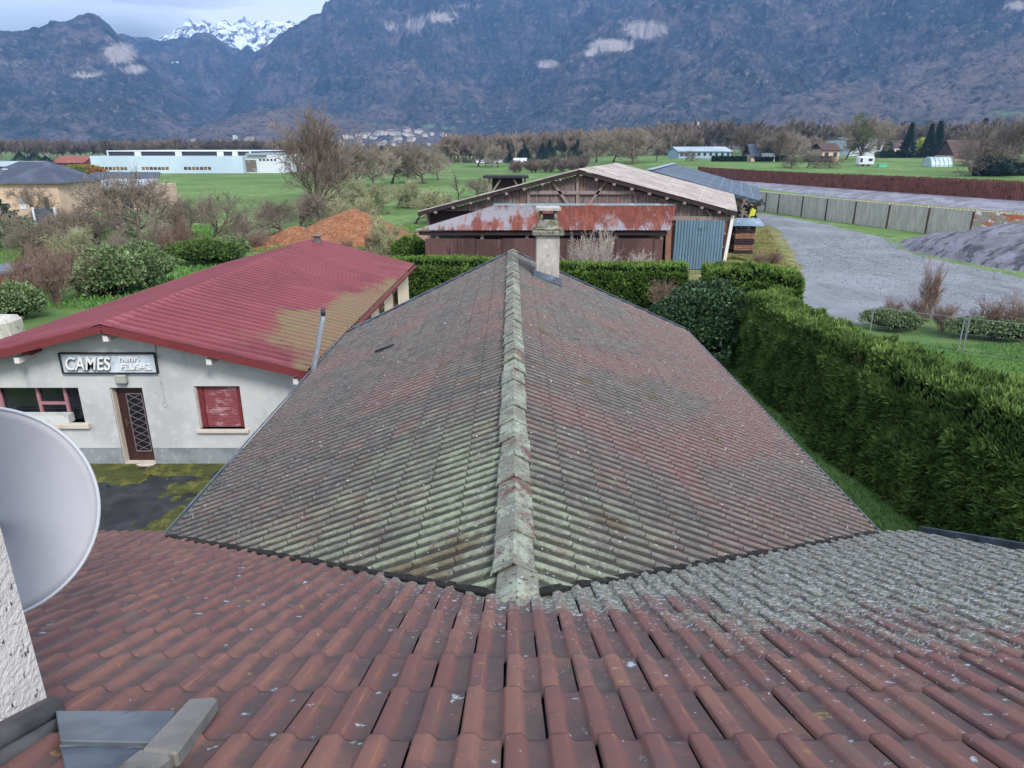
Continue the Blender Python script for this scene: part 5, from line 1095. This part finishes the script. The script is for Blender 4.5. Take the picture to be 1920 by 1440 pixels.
# ---------------------------------------------------------------- far woodland
rnd=random.Random(9); rs=np.random.RandomState(9)
def wood(name,n,region,Hr,mat,seed,label):
    T,C=tree_mesh(seed,depth=4,nchild=(3,4,4,3),lens=(.5,.5,.3,.2,.12),spread=(.6,.6,.7),tr=.012,up=.3,shrub=12,tmin=.012) if Hr[1]<6 else tree_mesh(seed,depth=3,nchild=(10,5,4),lens=(.5,.32,.2,.12),spread=(.8,.6,.6),trunk=.55,tr=.016,up=.4,gn=.1,tmin=.009)
    V=np.array(T.v+C.v); nt_=len(T.v); Fq=[f for f in T.f if len(f)==4]+[tuple(i+nt_ for i in f) for f in C.f if len(f)==4]; Fq=np.array(Fq)
    VV=[];FF=[]; r=np.random.RandomState(seed)
    for k in range(n):
        x,y,z=region(r); H=r.uniform(*Hr); a=r.uniform(0,6.28); c,s=math.cos(a),math.sin(a); w_=H*r.uniform(.8,1.2)
        v=np.stack([(V[:,0]*c-V[:,1]*s)*w_+x,(V[:,0]*s+V[:,1]*c)*w_+y,V[:,2]*H+z],1); VV.append(v); FF.append(Fq+k*len(V))
    o=mobj(name,mkmesh(name,np.concatenate(VV),np.concatenate(FF),mat)); o['kind']='stuff'; o['label']=label; o['category']='woodland'; return o
m_wood=M('woodland_twigs','#655b53',[('#7d7065',.03,.45,.6),('#50483f',.05,.5,.65)],rough=1)
m_wood2=M('woodland_twigs_pale','#7d6e62',[('#8f8072',.03,.45,.6)],rough=1)
def reg(x0,x1,Y0,Y1):
    def f(r):
        Y=r.uniform(Y0,Y1); d=ray(r.uniform(x0,x1),275); X=d.x/d.y*Y; return X,Y,gh(X,Y)
    return f
wood('far_woodland',560,reg(830,1310,360,480),(11,15),m_wood2,61,'far brown mass of leafless poplars across the middle of the valley')
wood('far_woodland',420,reg(1240,2050,400,560),(13,20),m_wood,62,'far leafless wood behind the warehouses and houses on the right')
wood('far_woodland',430,reg(-150,620,430,600),(9,14),m_wood,63,'far leafless wood behind the white factory on the left')
wood('far_woodland',130,reg(560,860,380,520),(7,10),m_wood,64,'far leafless wood in front of the village')
wood('far_woodland',40,reg(960,1100,200,250),(3,4.5),m_wood,65,'low brown scrub in the meadow behind the barn ridge')
# ---------------------------------------------------------------- far buildings
m_slate=M('slate_roof','#3a4150',[('#4a5262',.5,.45,.65)],rough=.7); m_cr=M('peach_wall','#c2a994',[('#b39a86',.5,.5,.7)],rough=.9); m_wh=M('white_wall','#c5cad1',rough=.8); m_whf=M('factory_cladding','#a9bccb',[('#b6c7d4',.05,.4,.6)],rough=.6)
m_redroof=M('red_tile_roof','#7c4a42',[('#8f5a4f',.5,.5,.7)],rough=.9); m_brroof=M('brown_tile_roof','#4c3c3a',[('#5d4a46',.5,.5,.7)],rough=.9); m_win=M('window_dark','#2b333c',rough=.2,spec=.6); m_grroof=M('grey_roof','#8d99a4',[('#a3aeb8',.2,.5,.7)],rough=.5); m_amb=M('amber_glass','#8a6a3c',[('#3c3a34',.6,.45,.55)],rough=.3)
def boxbld(name,x0,x1,Y,D,z0,z1,wall,label,cat='building',group=None):
    r=thing(name,((x0+x1)/2,Y,z0),label,cat,group); b=MB(); b.box((x0,Y,z0-.4),(x1,Y+D,z1)); b.build('wall',wall,r); return r
def gable(r,x0,x1,Y,D,z1,rise,mat,axis='x',ov=.5,th=.18):
    b=MB()
    if axis=='x':
        for s in (-1,1):
            ym=Y+D/2; ye=Y-ov if s<0 else Y+D+ov; b.prism([(x0-ov,ym,z1+rise),(x1+ov,ym,z1+rise),(x1+ov,ye,z1-ov*rise/(D/2)),(x0-ov,ye,z1-ov*rise/(D/2))],(0,0,-th))
        b.prism([(x0+.05,Y+.05,z1),(x0+.05,Y+D-.05,z1),(x0+.05,Y+D/2,z1+rise-.2)],(x1-x0-.1,0,0))
    else:
        xm=(x0+x1)/2
        for s in (-1,1):
            xe=x0-ov if s<0 else x1+ov; b.prism([(xm,Y-ov,z1+rise),(xm,Y+D+ov,z1+rise),(xe,Y+D+ov,z1-ov*rise/((x1-x0)/2)),(xe,Y-ov,z1-ov*rise/((x1-x0)/2))],(0,0,-th))
    o=b.build('roof',mat,r)
    if axis!='x':
        b=MB(); b.prism([(x0+.03,Y+.02,z1-.01),(x1-.03,Y+.02,z1-.01),((x0+x1)/2,Y+.02,z1+rise-.2)],(0,D-.04,0)); b.build('gable',r.children[0].data.materials[0],r)
    return o
def hip(r,x0,x1,Y,D,z1,rise,mat,ov=.5,rl=.4):
    b=MB(); xa,xb=x0+(x1-x0)*(1-rl)/2,x1-(x1-x0)*(1-rl)/2; ym=Y+D/2
    b.add([(x0-ov,Y-ov,z1),(x1+ov,Y-ov,z1),(x1+ov,Y+D+ov,z1),(x0-ov,Y+D+ov,z1),(xa,ym,z1+rise),(xb,ym,z1+rise)],[(0,1,5,4),(1,2,5),(2,3,4,5),(3,0,4),(3,2,1,0)]); return b.build('roof',mat,r)
def pane(r,x0,x1,Y,z0,z1,mat=None,name='window'):
    b=MB(); b.box((x0,Y-.06,z0),(x1,Y+.05,z1)); o=b.build(name,mat or m_win,r); return o
# factory
Yf=GP(300,325).y; X=lambda x,Y=Yf,y=320: onY(x,y,Y).x; Z=lambda y,Y=Yf,x=300: onY(x,y,Y).z
fc=boxbld('factory',X(173),X(457),Yf,45,0,Z(292.5),m_whf,'long low pale blue white factory with amber window strips beyond the green meadow')
for x0,x1 in ((190,240),(266,318),(345,397)):
    n=7; 
    for i in range(n):
        a=x0+(x1-x0)*i/n; pane(fc,X(a+.8),X(a+(x1-x0)/n-.8),Yf,Z(318.5),Z(312.8),m_amb)
b=MB(); b.box((X(195),Yf+4,Z(292.5)),(X(465),Yf+40,Z(284,Yf+4))); b.build('clerestory',m_win,fc)
b=MB(); b.box((X(194),Yf+3.5,Z(284,Yf+4)),(X(466),Yf+41,Z(282.2,Yf+4))); 
for x0,x1 in ((246,258),(323,335),(402,414),(431,441),(194,196),(463,466)): b.box((X(x0),Yf+3.6,Z(292.5)),(X(x1),Yf+3.9,Z(284,Yf+4)))
b.build('clerestory_cladding',m_wh,fc)
f2=boxbld('factory_wing',X(457.5),X(530),Yf+2,30,0,Z(291),m_wh,'white factory wing with glazed ground floor partly behind the tallest tree')
pane(f2,X(458),X(478),Yf+2,Z(323),Z(300),M('grey_glazing','#66625c',[('#88847c',.8,.5,.6)])); 
for i in range(5): pane(f2,X(484+i*7),X(488+i*7),Yf+2,Z(302),Z(298))
b=MB(); b.box((X(462),Yf+1,Z(291)),(X(500),Yf+20,Z(287))); b.build('roof_unit',m_grroof,f2)
# slate house far left
Yh=82; hx=lambda x,y=343:onY(x,y,Yh).x; zz=onY(60,344,Yh).z
h1=boxbld('slate_house',hx(-60),hx(106),Yh,9,0,zz,m_cr,'peach house with dark slate hipped roof at the left edge','house'); hip(h1,hx(-60),hx(106),Yh,9,zz,2.3,m_slate,.5,.35); pane(h1,hx(28),hx(40),Yh,.9,2.2,m_wh); pane(h1,hx(75),hx(84),Yh,.9,2.2)
b=MB(); q=onY(14,322,Yh+3); b.box((q.x-.3,Yh+2.6,zz+.4),(q.x+.3,Yh+3.2,q.z+.35)); b.build('chimney',m_wh,h1)
Ya=92; ax=lambda x,y=345:onY(x,y,Ya).x; az0=onY(180,350,Ya).z
h2=boxbld('annexe',ax(108),ax(268),Ya,9,0,az0,m_cr,'long low annexe with grey roof behind the big branching tree'); 
b=MB(); b.prism([(ax(104),Ya-.8,az0-.15),(ax(270),Ya-.8,az0-.15),(ax(262),Ya+5,az0+.75),(ax(104),Ya+5,az0+.75)],(0,0,-.15)); b.build('roof',m_grroof,h2)
b=MB(); b.prism([(ax(106),Ya+5,az0+.8),(ax(262),Ya+5,az0+.8),(ax(240),Ya+9,az0+1.5),(ax(106),Ya+9,az0+1.5)],(0,0,-.2)); b.build('roof',m_slate,h2)
for x0,x1 in ((109,114),(120,126),(163,175),(200,214),(222,240)): pane(h2,ax(x0),ax(x1),Ya,.1,az0-.35)
b=MB(); b.box((ax(160),Ya-2.5,0),(ax(186),Ya-2.0,1.5)); b.build('garden_wall',m_wh,h2)
gt=GP(88,425); o=thing('garden_gate',gt,'grey garden gate panel between two white posts in the orchard','gate')
b=MB(); b.box((gt.x-.95,gt.y,0.05),(gt.x+.95,gt.y+.06,1.75)); b.build('panel',m_slate,o)
for s in (-1,1): b=MB(); b.box((gt.x+s*1.1-.09,gt.y,0),(gt.x+s*1.1+.09,gt.y+.18,1.9)); b.build('post',m_wh,o)
# far left row
def house_px(name,x0,x1,yb,ye,yr,wall,roof,label,axis='x',D=9,wins=3,cat='house',hipr=False,chim=False):
    a=GP((x0+x1)/2,yb); Y=a.y; xa,xb=onY(x0,yb,Y).x,onY(x1,yb,Y).x; z1=onY((x0+x1)/2,ye,Y).z; rise=onY((x0+x1)/2,yr,Y+D/2).z-z1
    r=boxbld(name,xa,xb,Y,D,a.z,z1,wall,label,cat)
    (hip if hipr else gable)(r,xa,xb,Y,D,z1,max(rise,.3),roof,*(() if hipr else (axis,)))
    for i in range(wins):
        c=xa+(xb-xa)*(i+.5)/wins; ww=(xb-xa)/wins*.22; pane(r,c-ww,c+ww,Y,a.z+(z1-a.z)*.35,a.z+(z1-a.z)*.75)
    return r
house_px('slate_hall',-40,62,318,311,302,m_wh,m_grroof,'long grey roofed white building behind the slate house',D=14,wins=6)
house_px('tiled_house',58,100,316,309,300,m_brroof,m_brroof,'low brown house behind the slate hipped roof',wins=2)
house_px('tiled_house',103,158,316,304,292,m_redroof,m_redroof,'dark red house with red tiled roof left of the white factory',D=12,wins=4)
q=GP(155,327); blob('autumn_hedge',(q.x,q.y,q.z+.8,q.z),(6.5,1.5,1.6),'orange and yellow green hedge at the left end of the factory','hedge',M('orange_foliage','#a8743a',[('#6f7a38',.3,.48,.52)],rough=.9),1500,.6,.2,51)
r=house_px('gable_house',1425,1452,303,287,277,m_wh,m_slate,'small white house with dark pointed gable roof in the right valley','y',10,0)
house_px('gable_house',1408,1424,303,290,270,m_cr,m_slate,'dark roofed wing with cream wall beside the small white gable house','x',8,1)
house_px('pink_house',1674,1742,293,277,262,M('pink_wall','#c6adab',rough=.9),m_brroof,'pinkish house with broad dark brown hipped roof',D=11,wins=4,hipr=True)
house_px('farmhouse',1790,1856,303,292,262,m_cr,m_brroof,'steep brown roofed farmhouse behind the bare oak',D=12,wins=2)
house_px('warehouse',1510,1600,278,262,246,m_wh,M('blue_grey_roof','#8a9fb8',rough=.5),'long pale blue roofed warehouse behind the bare trees','x',40,6,'warehouse')
house_px('warehouse',1592,1668,292,263,258,m_wh,m_grroof,'white flat warehouse behind the ivy clad tree','x',30,5,'warehouse')
house_px('warehouse',1272,1370,297,283,275,M('teal_cladding','#8fa5b5',rough=.6),m_grroof,'grey blue industrial hall right of the barn','x',20,9,'warehouse')
house_px('tiled_house',1540,1572,303,280,268,m_cr,m_brroof,'brown roofed house half hidden left of the ivy clad tree',wins=2)
house_px('warehouse',1755,1790,285,262,252,m_wh,m_grroof,'small white shed behind the conifers right of the pink house','x',20,3,'warehouse')
# greenhouses and white van
def tunnel(x0,x1,yb,yt,label,D=7,mat=None):
    a=GP((x0+x1)/2,yb); Y=a.y; xa,xb=onY(x0,yb,Y).x,onY(x1,yb,Y).x; H=onY(x0,yt,Y).z-a.z; r=thing('polytunnel',((xa+xb)/2,Y,a.z),label,'greenhouse','white polytunnels')
    vs=[];fs=[]; n=12
    for i in range(n+1):
        t=math.pi*i/n
        for x in (xa,xb): vs.append((x,Y+D/2-D/2*math.cos(t),a.z-.1+H*math.sin(t)))
    for i in range(n): fs.append((2*i,2*i+1,2*i+3,2*i+2))
    fs.append(tuple(range(0,2*n+2,2))); fs.append(tuple(range(1,2*n+2,2))[::-1]); b=MB(); b.add(vs,fs); b.build('cover',mat or m_wh,r)
    b=MB()
    for k in range(6):
        x=xa+(xb-xa)*k/5; b.tube([(x,Y+D/2-(D/2+.05)*math.cos(t),a.z+(H+.04)*math.sin(t)) for t in [math.pi*j/12 for j in range(13)]],.06,5)
    b.build('hoops',m_grroof,r)
tunnel(957,988,304,296,'white polytunnel right of the row of bare trees'); tunnel(893,950,305,298,'long white polytunnel behind the row of bare trees')
tunnel(1746,1786,313,294,'translucent hooped greenhouse in the meadow left of the big oak',5,M('greenhouse_film','#a9bcc0',[('#8fa5a8',.8,.5,.6)],rough=.3))
q=GP(1624,312); cv=thing('caravan',q,'white caravan standing on the meadow below the ivy clad tree','caravan')
b=MB(); s=q.y*28/1300; b.box((q.x-s/2,q.y,q.z+.35),(q.x+s/2,q.y+2.2,q.z+2.7)); b.build('body',m_wh,cv,bevel=.25); b=MB(); b.box((q.x-s*.42,q.y-.04,q.z+1.1),(q.x-s*.28,q.y+.05,q.z+2.2)); b.build('window',m_win,cv)
b=MB(); b.box((q.x+s*.1,q.y-.04,q.z+1.4),(q.x+s*.35,q.y+.05,q.z+2.1)); b.build('window',m_win,cv)
for k in (-.2,.15): b=MB(); b.tube([(q.x+s*k,q.y+.1,q.z+.32),(q.x+s*k,q.y+.35,q.z+.32)],.32,12); b.build('wheel',m_dark,cv)
q=GP(1655,314); b=MB(); b.box((q.x-1.1,q.y,q.z),(q.x+1.1,q.y+1.4,q.z+.9)); b.box((q.x-1.2,q.y-.1,q.z+.9),(q.x+1.2,q.y+1.5,q.z+1.0)); o=b.build('garden_box',M('green_plastic','#5fae8c',rough=.5),None,loc=q,bevel=.04); tag(o,'small turquoise green box on the meadow right of the caravan','box')
# crane
q=GP(90,297); cr=thing('tower_crane',q,'white tower crane on the plain at the left','crane'); zt_=onY(90,271,q.y).z
b=MB(); b.bar(q,Vector((q.x,q.y,zt_)),1.6); b.build('mast',m_wh,cr); b=MB(); x1=onY(122,272,q.y).x; b.bar((q.x-12,q.y,zt_-1),(x1,q.y,zt_-.3),1.0); b.build('jib',m_wh,cr)
# village
m_vr=[M('village_roof','#5f5350',rough=.9),M('village_roof_red','#7d5a50',rough=.9),m_grroof]
random.seed(5); vp=[]
for k in range(95):
    if k<60: x,y=random.gauss(735,50),random.uniform(243,277)
    elif k<78: x,y=random.uniform(340,600),random.uniform(262,279)
    else: x,y=random.uniform(1240,1330),random.uniform(234,250)
    if k<60: y=max(y,247+abs(x-760)*.12)
    vp.append((x,y))
proto=None
hm=thing('village_house',(0,0,0),'tiny pale house of the distant village at the foot of the mountain','house','village houses at the foot of the mountain')
b=MB(); b.box((-5,-4,-3),(5,4,5.5)); b.build('wall',M('village_wall','#b9b3ab',rough=.9,coord='O',objvar=.35),hm)
b=MB(); b.prism([(-5.6,-4.6,5.3),(5.6,-4.6,5.3),(5.6,0,8),(-5.6,0,8)],(0,0,-.3)); b.prism([(-5.6,4.6,5.3),(5.6,4.6,5.3),(5.6,0,8),(-5.6,0,8)],(0,0,-.3)); b.build('roof',M('village_roofs','#75655e',rough=.9,coord='O',objvar=.3),hm)
for k,(x,y) in enumerate(vp):
    p=on_terrain(x,y); sc=random.uniform(.8,1.5); 
    if k==0: hm.location=p; hm.rotation_euler=(0,0,random.uniform(0,3.1))
    else: dup(hm,p,sc,random.uniform(0,3.14),hm['label'],hm['group'])
p=on_terrain(443,272); ct_=thing('church_tower',p,'pale church tower of the village right of the white factory roof','church')
b=MB(); b.box((p.x-4,p.y-4,p.z-3),(p.x+4,p.y+4,p.z+20)); b.build('tower',bpy.data.materials['village_wall'],ct_); b=MB(); b.add([(p.x-4.5,p.y-4.5,p.z+20),(p.x+4.5,p.y-4.5,p.z+20),(p.x+4.5,p.y+4.5,p.z+20),(p.x-4.5,p.y+4.5,p.z+20),(p.x,p.y,p.z+30)],[(0,1,4),(1,2,4),(2,3,4),(3,0,4),(3,2,1,0)]); b.build('spire',m_slate,ct_)
# hut and pale block at the far left
q=GP(-4,552); ht=thing('wooden_hut',q,'small orange brown wooden hut at the left edge with pale flat roof','hut')
H=onY(4,512,q.y).z; xr=onY(15,512,q.y).x; b=MB(); b.box((xr-2.2,q.y,0),(xr,q.y+2,H)); b.build('boarding',M('orange_boards','#8f5632',[('#6d3f26',3,.5,.7,{'st':(1,1,5)})],rough=.9),ht); b=MB(); b.box((xr-2.5,q.y-.3,H),(xr+.4,q.y+2.3,H+.15)); b.build('roof',m_zinc,ht)
q=GP(-2,650); b=MB(); b.box((q.x-1.5,q.y,0),(onY(18,640,q.y).x,q.y+1.2,onY(5,600,q.y).z)); o=b.build('stone_block',m_conc,None,loc=q,bevel=.18); tag(o,'pale weathered stone block at the left edge above the workshop roof','stone block')
q=GP(1432,518); b=MB(); b.tube([q+Vector((-1.0,0,.45)),q+Vector((.9,0,.4))],.045,8); 
for s in (-.9,.8): b.tube([q+Vector((s,0,0)),q+Vector((s,0,.5))],.04,6)
o=b.build('orange_barrier',M('orange_paint','#c05a44',rough=.6),None,loc=q); tag(o,'low orange rail in the dry grass beside the gravel road','barrier')
# loose stones on the gravel road
rs=np.random.RandomState(2); ns=9000; u_=rs.uniform(0,1,ns)**.8; yy_=30+u_*34; xx_=np.interp(yy_,[18,24,30,38,46,56,68],[18,18.5,17.6,17.6,19,22.5,27])+rs.uniform(0,1,ns)*np.interp(yy_,[18,30,45,68],[12,16,14,7])
rk=rs.uniform(.015,.04,ns)*(1+rs.uniform(0,1,ns)**6*1.2); base=np.array([(1,0,0),(0,1,0),(-1,0,0),(0,-1,0),(0,0,1)],float)
V=np.stack([xx_,yy_,np.full(ns,.014)],1)[:,None,:]+base[None]*rk[:,None,None]*rs.uniform(.6,1.3,(ns,5,3)); fi=np.array([(0,1,4),(1,2,4),(2,3,4),(3,0,4)]); Fi=(np.arange(ns)[:,None,None]*5+fi[None]).reshape(-1,3)
o=mobj('loose_stones',mkmesh('loose_stones',V.reshape(-1,3),Fi,M('road_stone','#6f7277',[('#505257',1.7,.45,.55,{'det':1}),('#94979b',2.3,.56,.6,{'det':1})],rough=.9))); o['kind']='stuff'
# ---------------------------------------------------------------- grass and moss
m_blade=M('grass_blades','#3c6a2c',[('#6f9a44',0,.3,1,{'attr':'tip','amt':.7}),('#5c7a3a',.5,.5,.7)],rough=.8)
m_dry=M('dry_grass_blades','#7a7648',[('#a39a6c',0,.3,1,{'attr':'tip','amt':.8}),('#5f7236',.8,.5,.62)],rough=.9)
def grass(name,n,polyfn,L,W,mat,label,seed,spread=.35):
    r=np.random.RandomState(seed); P=polyfn(r,n); o=leafcloud(name,P,np.tile([0,0,1.],(len(P),1)),L,W,mat,None,1,spread,seed,loc=(float(P[:,0].mean()),float(P[:,1].mean()),0)); o['kind']='stuff'; return o
def rect(x0,x1,y0,y1,thr=0,sc=.5):
    def f(r,n):
        x=r.uniform(x0,x1,n); y=r.uniform(y0,y1,n); k=vnoise(x*sc,y*sc,3)>thr; return np.stack([x[k],y[k],np.zeros(k.sum())],1)
    return f
grass('grass_strip',26000,rect(4.6,8.9,7,25,.15,1.2),.10,.012,m_blade,'',1)
grass('lawn_grass',60000,rect(10.2,30,12,27.5,.2,.6),.15,.014,m_blade,'',2,.5)
grass('dry_grass',30000,lambda r,n:(lambda x,y:np.stack([x,y,x*0],1))(*(lambda P:(P[:,0],P[:,1]))(np.array([[*(G(1375,470).lerp(G(1500,545),u)*(1-v)+G(1250,520).lerp(G(1440,430),u)*v)[:2]] for u,v in r.uniform(0,1,(n,2))]))),.22,.02,m_dry,'',3,.6)
grass('orchard_grass',50000,rect(-42,-6,34,72,.45,.25),.3,.035,m_blade,'',4,.5)
m_moss=M('yellow_moss','#474c28',[('#65642f',2.5,.45,.62),('#3a3f18',6,.5,.68),('#2a2d20',14,.6,.7)],rough=1,bump=(40,1,{'dist':.03}))
def mossbed(x0,x1,y0,y1,seed,thr,name):
    n=90;m=24; vs=[];fs=[];ok=[]
    for i in range(n+1):
        for j in range(m+1):
            x=x0+(x1-x0)*i/n; y=y0+(y1-y0)*j/m; v=float(fbm(x*1.6+seed,y*2.2,4,seed)); e=min(1,(m-j)/2,1); f=v-thr-.22*(1-j/m); vs.append((x,y,.012+max(-.02,min(f*.5,.06)))); 
    for i in range(n):
        for j in range(m): a=i*(m+1)+j; fs.append((a,a+m+1,a+m+2,a+1))
    o=mobj(name,mkmesh(name,vs,fs,m_moss,True)); o['kind']='stuff'
mossbed(-13.5,-4.4,14.9,16.03,3,.28,'moss_strip'); mossbed(-8.2,-4.4,9.8,14.9,8,.52,'moss_patches')
# slipped tile hole in the left slope
p=None
for yy_ in [0]:
    d=ray(723,657); s=P2
    t=(-HR)/(d.z-P2*d.x) if False else None
    # plane z=HC-HR+P2*x (x<0)
    t=(-HR)/(d.z-P2*d.x); p=Vector((d.x*t,d.y*t,HC+d.z*t))
b=MB(); u=Vector((-1,0,-P2)).normalized(); n_=Vector((-P2,0,1)).normalized()
b.prism([p+n_*.062+u*-.22+Vector((0,-.03,0)),p+n_*.062+u*.2+Vector((0,-.05,0)),p+n_*.066+u*.2+Vector((0,.045,0)),p+n_*.062+u*-.22+Vector((0,.03,0))],(0,0,-.02)); b.build('tile_gap',m_dark,mid)
# ---------------------------------------------------------------- low clouds beyond the mountains
mcl=bpy.data.materials.new('cloud'); mcl.use_nodes=True; t=mcl.node_tree; t.nodes.clear(); o_=t.nodes.new('ShaderNodeOutputMaterial'); v_=t.nodes.new('ShaderNodeVolumePrincipled'); v_.inputs['Color'].default_value=(.97,.98,1,1); v_.inputs['Density'].default_value=.0022; t.links.new(v_.outputs[0],o_.inputs['Volume'])
for k,(x,y,rx,rz_,lab) in enumerate(((60,38,1350,200,'broad pale cloud bank over the left mountain'),(285,50,620,170,'low pale cloud between the left mountain and the snowy peaks'),(180,-25,2000,210,'high cloud layer above the left mountain'))):
    c=onY(x,y,7600+k*300); b=MB(); n1,n2=56,28
    for i in range(n2+1):
        for j in range(n1):
            ph=-math.pi/2+math.pi*i/n2; th=2*math.pi*j/n1; d=Vector((math.cos(ph)*math.cos(th),math.cos(ph)*math.sin(th),math.sin(ph)))
            lm=.75+.5*float(fbm(d.x*3+d.z*2.1+k*7+5,d.y*3+d.z*3.3+9,4,k)); b.v.append((c.x+d.x*rx*lm,c.y+d.y*700*lm,c.z+d.z*rz_*lm))
    for i in range(n2):
        for j in range(n1): b.f.append((i*n1+j,i*n1+(j+1)%n1,(i+1)*n1+(j+1)%n1,(i+1)*n1+j))
    o=b.build('cloud',mcl,None,smooth=True,loc=c); o['kind']='stuff'; o['label']=lab
# ---------------------------------------------------------------- haze
hz=mkmesh('haze',[(-5200,-400,-1),(5200,-400,-1),(5200,5600,-1),(-5200,5600,-1),(-5200,-400,1500),(5200,-400,1500),(5200,5600,1500),(-5200,5600,1500)],[(0,3,2,1),(4,5,6,7),(0,1,5,4),(1,2,6,5),(2,3,7,6),(3,0,4,7)])
ho=mobj('haze',hz); ho['kind']='stuff'; hm_=bpy.data.materials.new('haze'); hm_.use_nodes=True; t=hm_.node_tree; t.nodes.clear(); o_=t.nodes.new('ShaderNodeOutputMaterial'); v_=t.nodes.new('ShaderNodeVolumePrincipled'); v_.inputs['Color'].default_value=(.26,.50,1,1); v_.inputs['Density'].default_value=.00012; v_.inputs['Anisotropy'].default_value=.2; t.links.new(v_.outputs[0],o_.inputs['Volume']); hz.materials.append(hm_)
